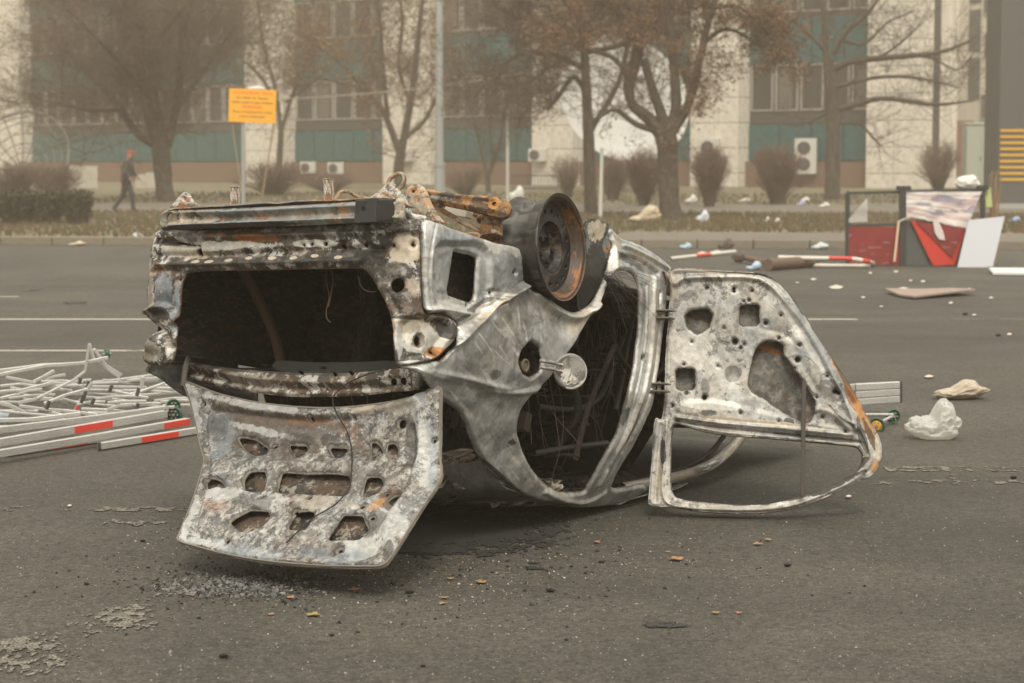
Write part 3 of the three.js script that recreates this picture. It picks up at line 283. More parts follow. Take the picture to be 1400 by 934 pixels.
// rear door swung right round on its hinges, inner side to the camera
const DR = (() => { const th = 116 * Math.PI / 180, D = CF.F.clone().multiplyScalar(-Math.cos(th)).addScaledVector(CF.S, Math.sin(th)), o = onS(909, 470, .775); return { D, o, P: (u, w) => o.clone().addScaledVector(D, u).addScaledVector(CF.V, -w), N: new THREE.Vector3().crossVectors(D, CF.V.clone().negate()).normalize() }; })();
{
  const P = DR.P, guess = [.3, 0], z = l => Z(840, 320, 2.335, l);
  const outline = z([[184, 110], [320, 114], [440, 120], [492, 131], [542, 170], [592, 230], [642, 310], [692, 390], [752, 480], [802, 570], [842, 640], [857, 690], [850, 730], [820, 772], [740, 812], [640, 856], [560, 880], [450, 893], [300, 890], [180, 873], [112, 866], [110, 820], [119, 700], [128, 592], [150, 588], [158, 520], [162, 400], [168, 300], [178, 180]]);
  const win = z([[194, 604], [330, 640], [600, 661], [776, 678], [793, 700], [790, 735], [765, 765], [700, 798], [600, 838], [500, 862], [400, 866], [250, 853], [196, 842], [181, 815], [180, 700], [186, 620]]);
  const sq = (x0, y0, x1, y1) => { const r = 12, o = []; for (const [cx, cy, a] of [[x1 - r, y0 + r, -90], [x1 - r, y1 - r, 0], [x0 + r, y1 - r, 90], [x0 + r, y0 + r, 180]]) for (let k = 0; k <= 6; k++) { const t = (a + k * 15) * Math.PI / 180; o.push([cx + r * Math.cos(t), cy + r * Math.sin(t)]); } return z(o); };
  const holes = [win, z([[225, 262], [242, 244], [298, 239], [314, 258], [302, 298], [264, 320], [236, 302]]), sq(401, 226, 462, 291), sq(197, 430, 256, 496), z([[429, 478], [436, 420], [450, 368], [475, 344], [525, 344], [540, 356], [539, 388], [580, 440], [626, 506], [641, 530], [638, 572], [620, 599], [596, 598], [545, 572], [490, 533], [440, 503]])];
  const dots = z([[484, 283, 6.5], [386, 343, 7.5], [585, 400, 7.5], [288, 521, 7], [382, 174, 4.5], [382, 182, 4.5], [440, 180, 3.5], [296, 170, 3.5], [412, 215, 2.8], [430, 212, 2.8], [532, 258, 4], [591, 354, 3.4], [525, 332, 3], [403, 364, 3], [415, 350, 2.6], [247, 343, 2.6], [222, 415, 3], [230, 507, 3], [330, 420, 2.4], [402, 570, 3], [525, 597, 3], [645, 520, 3.5], [705, 503, 6.5], [716, 508, 5], [548, 402, 2.6], [575, 430, 3], [600, 470, 3], [680, 452, 4], [738, 630, 4], [186, 548, 4], [665, 585, 3], [290, 280, 2], [350, 300, 2.4]]).map(([x, y, r]) => [x, y, r / 2.335]);
  const p = panel({ P, guess, outline, holes, dots, cell: .0052, thick: .003, flange: .010, flangeW: .010, wobble: .006,
    relief: [['line', z([[195, 160], [230, 142], [320, 138], [430, 140], [490, 160], [560, 230], [640, 350], [700, 450], [740, 540], [770, 620]]), .012, .022], ['line', z([[192, 128], [330, 126], [470, 134], [540, 200], [620, 320], [690, 430], [760, 540]]), .010, -.012], ['poly', z([[345, 180], [390, 180], [385, 330], [330, 330]]), .008, .010], ['ell', ...z([[380, 445]])[0], 14, 16, -.014], ['line', z([[200, 585], [350, 605], [550, 622], [760, 642]]), .008, .018], ['line', z([[195, 597], [350, 622], [550, 642], [780, 664]]), .007, -.014], ['poly', z([[205, 540], [330, 535], [540, 585], [700, 615], [740, 630], [540, 612], [300, 588], [205, 570]]), .008, .012], ['ell', ...z([[268, 275]])[0], 24, 24, .008],
      ['line', z([[640, 560], [690, 570], [760, 630]]), .014, .014], ['line', z([[690, 545], [720, 580], [765, 610]]), .006, .012], ['line', z([[150, 610], [140, 720], [130, 850]]), .007, -.012], ['line', z([[168, 600], [160, 720], [155, 830], [190, 868], [300, 878], [450, 880], [560, 868], [650, 838], [760, 788], [815, 735], [815, 690], [780, 610]]), .006, .012], ['ell', ...z([[580, 345]])[0], 16, 16, .008], ['line', z([[470, 300], [560, 330], [600, 420], [650, 500]]), .014, -.006]] });
  const zb = (t, x, y, rx, ry, r = 0, k = .9, q = 1.2) => { const [c] = z([[x, y]]); return [t, c[0], c[1], rx / 2.335, ry / 2.335, r, k, q]; };
  const tex = burnt({ ...p, seed: 9, res: 840, base: 'pale', streak: .12, rim: [['soot', .007, .75], ['brown', .005, .4, 4]], flakes: [['cream', 7, -.07, .4, .2], ['ash', 14, -.02, .6, .14], ['zinc', 9, -.05, .6, .16], ['soot', 90, -.18, .65, .06], ['dust', 20, -.10, .5, .16]],
    marks: [zb('dust', 190, 160, 18, 60, 0, .9), zb('dust', 330, 118, 140, 8, .02, .9, .8), zb('zinc', 620, 300, 40, 180, -.55, .6), zb('ash', 590, 310, 14, 150, -.55, .7, .7), zb('soot', 560, 190, 90, 4, 1.0, .8, .7), zb('soot', 500, 137, 60, 6, .3, .8, .8), zb('brown', 650, 300, 5, 200, -.56, .9, .6), zb('orange', 720, 430, 12, 90, -.52, .8, 1.2), zb('brown', 745, 480, 8, 100, -.52, .9, 1), zb('rust', 770, 540, 14, 60, -.5, .8, 1.4), zb('orange', 800, 600, 16, 60, -.45, .85, 1.2), zb('brown', 815, 640, 10, 60, -.4, .9, 1), zb('cream', 842, 690, 8, 50, -.1, .9, .8), zb('soot', 790, 640, 12, 60, -.3, .8, 1), zb('orange', 835, 740, 22, 14, -.7, .7, 1.3),
      zb('soot', 700, 800, 110, 14, -.42, .95, .8), zb('soot', 780, 740, 40, 12, -.7, .9, .8), zb('cream', 720, 820, 110, 5, -.42, .7, .8), zb('dust', 420, 880, 220, 10, .02, .6), zb('soot', 155, 690, 10, 40, 0, .95, 1), zb('soot', 150, 750, 5, 40, .1, .7, 1), zb('mid', 310, 365, 26, 30, .3, .6, 1.6), zb('mid', 290, 490, 14, 30, 0, .7, 1.4), zb('soot', 225, 200, 40, 14, -.5, .5, 1.6), zb('mid', 270, 275, 56, 50, 0, .35, 1.6), zb('mid', 560, 270, 60, 50, .6, .5, 1.7), zb('soot', 690, 500, 40, 30, .3, .6, 1.7), zb('soot', 620, 610, 40, 14, .3, .6, 1.7), zb('soot', 740, 610, 40, 20, .4, .6, 1.6), zb('soot', 560, 600, 16, 12, .3, .9, 1), zb('ash', 300, 545, 100, 20, .1, .85, .9), zb('cream', 460, 600, 220, 8, .11, .8, .7), zb('brown', 420, 625, 200, 4, .11, .5, 1), zb('mid', 380, 445, 26, 28, 0, .6, .8), zb('ash', 250, 370, 60, 70, 0, .6, 1.3), zb('soot', 300, 573, 28, 12, .05, .7, 1.7), zb('soot', 650, 650, 130, 7, .1, .75, 1), zb('brown', 205, 530, 8, 16, 0, .6, 1.4), zb('cream', 140, 800, 12, 60, .1, .6, 1), zb('zinc', 440, 300, 60, 60, 0, .5, 1.5)] });
  const door = new THREE.Group(); door.name = 'rear_door'; door.userData.label = 'stripped rear door swung open on its hinges'; car.add(door);
  const m = sheetMat(tex, .58, .25, .002);
  cp('inner_panel', p.geo, m, door);
  const sk = panel({ P, guess, outline: outline.map(([x, y]) => [x, y]), holes: [win], cell: .014, thick: .003, lift: -.062 });
  cp('outer_skin', sk.geo, sheetMat(burnt({ ...sk, seed: 11, res: 400, base: 'mid', flakes: [['dust', 60, -.06, .5, .1], ['soot', 30, -.10, .6, .1], ['brown', 50, -.18, .7]], marks: [zb('rust', 490, 360, 60, 12, .4, .9, 1), zb('brown', 270, 262, 50, 12, .3, .9, 1)] }), .8, .1), door);
  const sd = polySdf(curve(outline, true, 5).map(q => onSurface(P, ...q, ...guess)));
  cp('edge_hem', sheet({ P, sdf: (u, v) => { const d = sd(u, v); return Math.max(d + .001, -(d + .006)); }, box: p.box, cell: .005, thick: .06, h: () => -.002 }), m, door);
  const wd = polySdf(curve(win, true, 5).map(q => onSurface(P, ...q, ...guess)));
  cp('window_channel', sheet({ P, sdf: (u, v) => { const d = wd(u, v); return Math.max(-(d - .001), d - .006); }, box: p.box, cell: .005, thick: .055, h: () => -.004 }), m, door);
  const dm = mat([.07, .06, .05], .7, .2);
  for (const [x0, y0, x1, y1, r] of [[605, 470, 600, 838, .012]]) { const [[a, b], [c, d]] = z([[x0, y0], [x1, y1]]); const A = onSurface(P, a, b, ...guess), B = onSurface(P, c, d, ...guess); cp('divider_bar', beam(P(...A).addScaledVector(DR.N, -.03), P(...B).addScaledVector(DR.N, -.03), .018, .016, DR.N), dm, door); }
  for (const y of [430, 530]) { const c = onS(y === 430 ? 907 : 901, y, .785); const hg = [[0, .016], [0, -.016]].map(([a, b]) => beam(c.clone().addScaledVector(CF.V, b).addScaledVector(CF.S, -.03), c.clone().addScaledVector(CF.V, b).addScaledVector(CF.S, .045), .05, .007, CF.V)); hg.push(bar(c.clone().addScaledVector(CF.V, -.026), c.clone().addScaledVector(CF.V, .026), .009)); cp('hinge', merge(hg), mat([.2, .18, .15], .7, .3), door); }
}
// rear wheel: bare steel rim, the tyre burned away
{
  const c = onS(769, 338, .78), hub = new THREE.Group(); hub.name = 'rear_wheel'; hub.userData.label = 'bare rusty steel rim without a tyre'; car.add(hub);
  const ax = CF.S.clone().addScaledVector(CF.V, .04).addScaledVector(CF.F, .07).normalize(), q = new THREE.Quaternion().setFromUnitVectors(V3(0, 1, 0), ax), put = g => g.applyQuaternion(q).translate(c.x, c.y, c.z);
  const R = .214, L = pts => new THREE.LatheGeometry(pts.map(([r, y]) => new THREE.Vector2(r, y)), 72);
  const soot = (seed, base, fl) => { const t = bake(512, 256, (u, v, o) => { const X = u * 40, Y = v * 20, n = fbm(X * .3 + seed, Y * .4, 4), n2 = fbm(X * 2, Y * .5 + seed, 3), b = TONE[base]; const l = .6 + .8 * n2; o[0] = b[0] * l; o[1] = b[1] * l; o[2] = b[2] * l; for (const [tn, th, k] of fl) { const m = sst(th, th + .08, fbm(X * .35 + th * 90, Y * .3 + seed * 7, 4) * .7 + n2 * .3) * k; for (let i = 0; i < 3; i++) o[i] = mix(o[i], TONE[tn][i] * l, m); } }); return new THREE.MeshStandardMaterial({ map: t, bumpMap: t, bumpScale: .003, roughness: .55, metalness: .3, side: THREE.DoubleSide }); };
  const barrel = soot(1, 'soot', [['mid', .55, .6], ['char', .48, .5], ['brown', .6, .5]]), face = soot(3, 'char', [['soot', .5, .8], ['brown', .6, .6]]), lipM = soot(5, 'brown', [['rust', .47, .7], ['soot', .52, .9]]);
  cp('rim_barrel', put(L([[R - .014, -.006], [R - .004, -.004], [R, .0], [R, -.006], [R - .006, -.014], [R - .016, -.022], [R - .018, -.06], [R - .034, -.07], [R - .036, -.115], [R - .02, -.125], [R - .018, -.158], [R - .010, -.164], [R - .002, -.176], [R - .006, -.180], [R - .020, -.170], [R - .026, -.13], [R - .042, -.118], [R - .042, -.07]])), barrel, hub);
  cp('rim_lip', put(L([[R - .002, -.001], [R - .010, -.008], [R - .020, -.018], [R - .030, -.038], [R - .044, -.056], [R - .046, -.064]])), lipM, hub);
  // disc with a ring of oval holes
  const disc = new THREE.Shape(); disc.absarc(0, 0, R - .044, 0, Math.PI * 2); const hr = R - .068;
  for (let k = 0; k < 16; k++) { const a = k / 16 * Math.PI * 2 + .1, h = new THREE.Path(); h.absellipse(hr * Math.cos(a), hr * Math.sin(a), .0125, .0105, 0, Math.PI * 2, false, a + Math.PI / 2); disc.holes.push(h); }
  const inn = new THREE.Path(); inn.absarc(0, 0, .108, 0, Math.PI * 2); disc.holes.push(inn);
  const dg = new THREE.ExtrudeGeometry(disc, { depth: .005, bevelEnabled: true, bevelSize: .003, bevelThickness: .003, bevelSegments: 2, curveSegments: 40 }); dg.rotateX(-Math.PI / 2); dg.translate(0, -.058, 0);
  cp('rim_disc', put(dg), face, hub);
  cp('rim_bowl', put(L([[.112, -.052], [.104, -.058], [.094, -.082], [.086, -.088], [.06, -.084], [.05, -.076], [.04, -.078], [.034, -.1], [0, -.1]])), face, hub);
  cp('backing_drum', put(L([[0, -.112], [.13, -.112], [.142, -.118], [.145, -.155], [.05, -.16], [0, -.16]])), mat([.03, .024, .018], .9), hub);
  const nuts = []; for (let k = 0; k < 5; k++) { const a = k / 5 * Math.PI * 2 + .4; nuts.push(new THREE.CylinderGeometry(.010, .011, .016, 6).translate(.052 * Math.cos(a), -.072, .052 * Math.sin(a))); }
  for (const n of nuts) cp('wheel_nut', put(n), face, hub);
  // burnt tread wires left over the arch
  const r = rng(5), wires = [], b0 = onS(828, 378, .775); for (let k = 0; k < 70; k++) { const a = b0.clone().addScaledVector(CF.F, (r() - .5) * .06).addScaledVector(CF.V, (r() - .5) * .03), l = .07 + .20 * r() ** 1.5, d = CF.F.clone().multiplyScalar(.15 + .75 * r()).addScaledVector(CF.V, -.9 * r() + .1).addScaledVector(CF.S, .35 * r()).normalize(); const m = a.clone().addScaledVector(d, l * .55).addScaledVector(CF.V, .012), e = a.clone().addScaledVector(d, l).addScaledVector(CF.V, -.03 * r()); wires.push(tube([a, m, e], .0008, 6, 3)); }
  const w = cp('tyre_wires', merge(wires), mat([.03, .028, .026], .6, .3), car); w.userData.kind = 'stuff';
}
// inner structure: everything inside is charred
const charTex = bake(1024, 1024, (u, v, o) => { const n = fbm(u * 8, v * 8, 4), m = fbm(u * 32, v * 32, 4), s = fbm(u * 120, v * 120, 2); const q = rag(u * 18 + 3, v * 18, 7); let r = .008 + .022 * n * q * 2, g = .0075 + .020 * n * q * 2, b = .0065 + .017 * n * q * 2; const k = sst(.52, .60, .5 * n + .5 * q) * .75; r = mix(r, .085, k); g = mix(g, .040, k); b = mix(b, .018, k); const a = sst(.57, .63, q * .7 + m * .3) * .7; r = mix(r, .11, a); g = mix(g, .10, a); b = mix(b, .085, a); const dk = .62 * (.6 + .8 * s); o[0] = r * dk; o[1] = g * dk; o[2] = b * dk; });
const charM = (rep = 1, rough = .95) => { const t = charTex.clone(); t.repeat.set(rep, rep); t.needsUpdate = true; return new THREE.MeshStandardMaterial({ map: t, bumpMap: t, bumpScale: .01, roughness: rough, metalness: 0, side: THREE.DoubleSide }); };
const char1 = charM(1), char2 = charM(2.3);
{
  const plane = (fn, u0, u1, v0, v1, cell, hole = null, th = .006, wob = .02) => sheet({ P: fn, sdf: (u, v) => { let d = Math.max(Math.abs(u - (u0 + u1) / 2) - (u1 - u0) / 2, Math.abs(v - (v0 + v1) / 2) - (v1 - v0) / 2) + .001; return hole ? Math.max(d, hole(u, v)) : d; }, box: [u0 - .005, u1 + .005, v0 - .005, v1 + .005], cell, thick: th, h: (u, v) => wob * (fbm(u * 6, v * 6, 3) - .5) });
  // floor pan (now uppermost) with tunnel and wheel houses left open
  const fl = (u, v) => W(u, v, .985 + .03 * sst(.7, .2, v) - .045 * Math.exp(-((u / .12) ** 2)) * sst(.9, 1.2, v) - .02 * sst(.5, .62, Math.abs(u)));
  cp('floor_pan', plane(fl, -.66, .66, .06, 2.75, .03, (u, v) => Math.max((Math.abs(u) - .58) * sst(.5, .2, v) - .2 * sst(.2, .5, v), .26 - Math.hypot(Math.abs(u) - .72, (v - .93) * .9))), sheetMat(burnt({ P: fl, box: [-.66, .66, 0, 2.75], seed: 13, res: 220, base: 'dust', flakes: [['rust', 12, .0, .8], ['soot', 20, .0, .8], ['orange', 24, -.1, .7], ['ash', 40, -.12, .7]] }), .85, .1), car);
  cp('boot_inner_floor', plane((u, v) => W(u, v, .945 - .02 * Math.sin(v * 30)), -.62, .62, .06, .85, .03), char1, car);
  for (const s of [-1, 1]) { cp('boot_side_lining', plane((u, v) => W(s * (.56 + .04 * sst(.3, .1, u) - .10 * Math.exp(-(((u - .9) / .25) ** 2) - ((v - .95) / .3) ** 2)), u, v), .10, 1.15, .52, .95, .03), char2, car);
    cp('wheel_house', (() => { const g = new THREE.SphereGeometry(.36, 28, 14, 0, Math.PI * 2, 0, Math.PI / 2); g.rotateZ(s > 0 ? Math.PI / 2 : -Math.PI / 2); g.scale(.62, 1, 1); const m4 = new THREE.Matrix4().makeBasis(CF.S, CF.V, CF.F.clone().negate()); g.applyMatrix4(m4); const o = W(s * .70, .95, .97); g.translate(o.x, o.y, o.z); const p = g.attributes.position, keep = []; const ix = g.index.array, a = V3(); for (let k = 0; k < ix.length; k += 3) { let ok = true; for (let j = 0; j < 3; j++) { a.fromBufferAttribute(p, ix[k + j]).sub(CF.O); if (a.dot(CF.V) > 1.04 || Math.abs(a.dot(CF.S)) > .70) ok = false; } if (ok) keep.push(ix[k], ix[k + 1], ix[k + 2]); } g.setIndex(keep); return g; })(), char2, car); }
  cp('seat_bulkhead', plane((u, v) => W(u, .92 + .10 * (.9 - v) + .018 * Math.sin(u * 22) + .03 * Math.sin(v * 18 + u * 3), v), -.60, .60, .50, .95, .025, (u, v) => Math.max(.11 - Math.hypot((u - .18) * .8, v - .68), -1) > 0 ? .11 - Math.hypot((u - .18) * .8, v - .68) : -1), char1, car);
  cp('rear_parcel_shelf', plane((u, v) => W(u, v, .49 + .01 * Math.sin(v * 40)), -.60, .60, .40, .96, .025), char1, car);
  // struts and torn lining seen through the boot opening
  cp('boot_strut', tube([W(-.40, .30, .93), W(-.37, .42, .78), W(-.33, .5, .62), W(-.30, .52, .50)], .022, 24, 8), mat([.075, .042, .024], .9), car);
  cp('boot_strut', tube([W(.02, .62, .95), W(.03, .66, .75), W(-.02, .68, .52)], .05, 24, 8), char2, car);
  { const r = rng(21), l = []; for (let k = 0; k < 90; k++) { const g = new THREE.IcosahedronGeometry(.012 + .03 * r() ** 2, 0); g.scale(1 + r(), .5, 1 + r()); g.rotateY(r() * 6); const o = W(-.45 + .95 * r(), .43 + .4 * r(), .505 + .01 * r()); l.push(g.translate(o.x, o.y, o.z)); } const m = cp('boot_debris', merge(l), charM(6), car); m.userData.kind = 'stuff'; }
  for (const [pts, k] of [[[[447, 364], [446, 385], [450, 405], [446, 425], [447, 436], [452, 441]], .3], [[[452, 366], [455, 380], [453, 400], [449, 420]], .28], [[[490, 378], [494, 392], [502, 398], [514, 399]], .2]]) cp('hanging_wire', tube(pts.map(([x, y]) => onF(x, y, k * .4)), .0022, 30, 4), mat([.10, .06, .035], .8), car);
  // roof skin, crushed flat against the asphalt; rear edge stays a little proud
  const rz = (u, f) => { let v = .015 + .05 * (u / .55) ** 2 + .03 * clamp((1.3 - f) / .45) ** 2 + .095 * clamp((1.02 - f) / .165) ** 3; const p = W(u, f, v), need = .012 + .02 * vn(u * 7, f * 7); return p.y < need ? v + (need - p.y) / CF.V.y : v; };
  const rf = (u, f) => W(u, f, rz(u, f));
  const rt = burnt({ P: rf, box: [-.56, .56, .85, 2.6], seed: 15, res: 300, base: 'ash', flakes: [['mid', 6, -.02, .6, .2], ['soot', 14, -.12, .6, .12], ['brown', 9, -.10, .6, .1], ['zinc', 5, -.05, .5, .2]] });
  cp('roof', plane(rf, -.54, .52, .855, 2.55, .015, null, .006, 0), sheetMat(rt, .6, .25), car);
  cp('roof_lining', plane((u, f) => W(u, f, rz(u, f) + .014), -.52, .50, .88, 2.5, .03, null, .004, .004), char1, car);
  // far flank doors shut; window openings filled in too, to darken the cabin
  for (const [f0, f1] of [[1.02, 1.78], [1.84, 2.62]]) cp('far_door_blocker', plane((u, v) => W(-(sideS(u, v) - .02), u, v), f0 - .12, f1, .10, 1.03, .03, (u, v) => .30 - Math.hypot(u - .93, v - 1.05)), char2, car);
  // burnt lining and wreckage lying on the inside of the roof
  const r = rng(33), l = []; for (let k = 0; k < 420; k++) { const u = -.48 + .96 * r(), f = 1.0 + 1.35 * r() ** 1.2; const g = r() < .5 ? new THREE.BoxGeometry(.03 + .12 * r(), .006 + .01 * r(), .01 + .05 * r()) : new THREE.IcosahedronGeometry(.008 + .03 * r() ** 2, 0); g.rotateX((r() - .5) * .9); g.rotateZ((r() - .5) * .9); g.rotateY(r() * 6.3); const o = W(u, f, rz(u, f) + .015 + .07 * r() * r()); l.push(g.translate(o.x, o.y, o.z)); }
  const wm = cp('roof_lining_wreckage', merge(l), charM(3), car); wm.userData.kind = 'stuff';
  const r2 = rng(35), l2 = []; for (let k = 0; k < 70; k++) { const u = -.42 + .86 * r2(), f = .95 + .55 * r2(), g = new THREE.IcosahedronGeometry(.03 + .05 * r2(), 3), a = g.attributes.position, q = V3(); const sx = 1 + 1.6 * r2(), sz = .6 + r2(); for (let i = 0; i < a.count; i++) { q.fromBufferAttribute(a, i); const n = .5 + 1.0 * vn3(q.x * 40 + k, q.y * 40, q.z * 40) - .6 * Math.abs(vn3(q.x * 90, q.y * 90 + k, q.z * 90) - .5); a.setXYZ(i, q.x * n * sx, q.y * n * .5, q.z * n * sz); } g.rotateX((r2() - .5) * .8); g.rotateZ((r2() - .5) * .8); g.rotateY(r2() * 6.3); g.computeVertexNormals(); const o = W(u, f, rz(u, f) + .03 + .16 * r2() * r2()); l2.push(g.translate(o.x, o.y, o.z)); }
  cp('burnt_seat_scraps', merge(l2), sheetMat(burnt({ P: rf, box: [0, .4, 0, .4], seed: 37, res: 600, base: 'dust', flakes: [['brown', 20, -.02, .8], ['soot', 16, -.04, .9], ['cream', 50, -.06, .7]] }), .95, 0), car).userData.kind = 'stuff';
  { const sp = []; for (let k = 0; k < 12; k++) { const c = W(-.36 + .15 * (k % 6), 1.25 + .16 * Math.floor(k / 6), .60), pts = []; for (let i = 0; i <= 30; i++) { const t = i / 30, a = t * 6.283 * 4, rr = .032 * (1 - .35 * Math.sin(Math.PI * t)); pts.push(c.clone().addScaledVector(CF.S, Math.cos(a) * rr).addScaledVector(CF.F, Math.sin(a) * rr).addScaledVector(CF.V, -.12 * t)); } sp.push(tube(pts, .0022, 60, 4)); } cp('seat_springs', merge(sp), mat([.11, .085, .06], .8, .2), car).userData.kind = 'stuff'; }
  for (const pts of [[[735, 556], [770, 560], [800, 556], [822, 540], [838, 500], [852, 462]], [[842, 560], [850, 520], [858, 470], [866, 430]], [[730, 620], [780, 612], [830, 606]]]) cp('charred_pipe', tube(pts.map(([x, y], i) => onS(x, y, .42)), .013, 40, 8), mat([.05, .047, .042], .6, .2), car);
  { const r3 = rng(44), l = []; for (let k = 0; k < 40; k++) { const x = 720 + 150 * r3(), y = 400 + 80 * r3(), a = onS(x, y, .2 + .4 * r3()); const e = a.clone().add(V3((r3() - .5) * .3, -.1 - .5 * r3(), (r3() - .5) * .3)); if (e.y < .12) e.y = .12; const m = a.clone().lerp(e, .5).add(V3((r3() - .5) * .12, -.04, (r3() - .5) * .12)); l.push(tube([a, m, e], .0016, 12, 4)); } cp('hanging_cabin_wires', merge(l), mat([.09, .07, .05], .8), car).userData.kind = 'stuff'; }
  // seat frames hanging from the floor, dash board bar
  const sm = charM(2); const seat = (s0, f0) => { const g = []; for (const s of [s0 - .2, s0 + .2]) g.push(tube([W(s, f0 - .25, .92), W(s, f0 - .2, .74), W(s, f0 + .05, .62), W(s, f0 + .25, .70), W(s, f0 + .3, .95)], .013, 24, 6), tube([W(s, f0 - .2, .74), W(s * .98, f0 - .38, .45), W(s * .96, f0 - .45, .22)], .013, 16, 6)); for (let k = 0; k < 6; k++) g.push(bar(W(s0 - .2, f0 - .2 + .08 * k, .70 - .02 * k), W(s0 + .2, f0 - .2 + .08 * k, .70 - .02 * k), .005)); for (const v of [.62, .5, .38, .24]) g.push(bar(W(s0 - .2, f0 - .24 - (.74 - v) * .42, v), W(s0 + .2, f0 - .24 - (.74 - v) * .42, v), .008)); cp('seat_frame', merge(g), sm, car); };
  seat(.34, 1.95); seat(-.34, 1.95);
  cp('rear_seat_frame', merge([tube([W(-.58, 1.12, .62), W(0, 1.16, .60), W(.58, 1.12, .62)], .014, 30, 6), tube([W(-.58, 1.4, .60), W(0, 1.42, .58), W(.6, 1.4, .60)], .014, 30, 6), tube([W(.35, 1.2, .93), W(.44, 1.32, .72), W(.52, 1.5, .45), W(.40, 1.55, .28)], .018, 30, 6)]), sm, car);
  { const g = []; for (let k = 0; k < 8; k++) g.push(beam(W(-.1 + .05 * k, 1.5, .34), W(-.1 + .05 * k, 1.52, .42), .036, .05, CF.F, .004)); cp('junction_block', merge(g), mat([.14, .115, .09], .9), car); }
  cp('dash_blocker', plane((u, v) => W(u, 2.5 + .05 * Math.sin(u * 9), v), -.60, .60, .12, .97, .03, (u, v) => .16 + .42 * sst(.05, .55, u) - v), char1, car);  // dash carried down to the roof, added to block light into the cabin
  // far flank: skin closing the front door side, and front end of the body
  const ft = burnt({ P: rf, box: [0, 1.6, 0, .7], seed: 17, res: 260, base: 'zinc', flakes: [['soot', 9, .0, .8], ['dust', 14, -.04, .7], ['rust', 20, -.12, .7], ['ash', 30, -.1, .7]] }), fm = sheetMat(ft, .65, .25);
  const nose = (f) => .70 - .08 * sst(3.2, 3.85, f), hv = f => .56;
  for (const s of [-1, 1]) { cp('front_wing', plane((u, v) => W(s * (nose(u) - .05 * sst(.95, .6, v) + .0), u, v), 2.55, 3.72, .60, 1.0, .02, (u, v) => .30 - Math.hypot(u - 3.28, v - 1.0), .005, .03), fm, car);
    cp('front_sill', tube([W(s * .70, 1.80, 1.03), W(s * .70, 2.2, 1.02), W(s * .69, 2.62, 1.0)], .05, 16, 8), fm, car); }
  cp('bonnet', plane((u, v) => { const h = hv(v) - .03 * (1 - (u / .7) ** 2); const p = W(u, v, h), need = .24; return p.y < need ? p.addScaledVector(CF.V, (need - p.y) / CF.V.y) : p; }, -.66, .66, 2.55, 3.78, .025, null, .005, .02), fm, car);
  cp('front_panel', plane((u, v) => W(u, 3.77 - .10 * (u / .66) ** 2, v), -.62, .62, .60, .95, .025, (u, v) => Math.max(.10 - Math.max(Math.abs(u) - .22, Math.abs(v - .7)), .07 - Math.hypot(Math.abs(u) - .48, v - .66)), .006, .02), fm, car);
  cp('engine_block', merge([beam(W(-.28, 3.05, .66), W(.25, 3.05, .66), .36, .34, CF.V, .03), beam(W(.1, 3.3, .70), W(.42, 3.3, .70), .2, .22, CF.V, .03), bar(W(-.3, 3.28, .6), W(-.3, 3.28, .75), .09)]), char2, car);
  // windscreen pillar and roof rail of the near side, seen through the door window
  const rail = (s) => { const q = [[850, 668], [882, 662], [915, 655], [950, 645], [978, 632], [998, 615], [1012, 598], [1024, 575]].map(([x, y], i) => onS(x, y, .53 + .012 * i)); return tube(q, .026, 50, 8); };
  const rg = rail(1); const rM = sheetMat(burnt({ P: rf, box: [0, .5, 0, .5], seed: 18, res: 500, base: 'pale', flakes: [['soot', 14, -.02, .8], ['brown', 20, -.08, .8], ['dust', 10, .0, .7]] }), .6, .3);
  cp('windscreen_pillar', rg, rM, car); cp('windscreen_pillar', far(rg), rM, car);
  const ip = [[852, 662], [884, 655], [916, 646], [948, 634], [972, 618], [990, 596]].map(([x, y], i) => onS(x, y, .49 + .012 * i)); cp('pillar_inner', tube(ip, .012, 40, 6), char2, car);
}
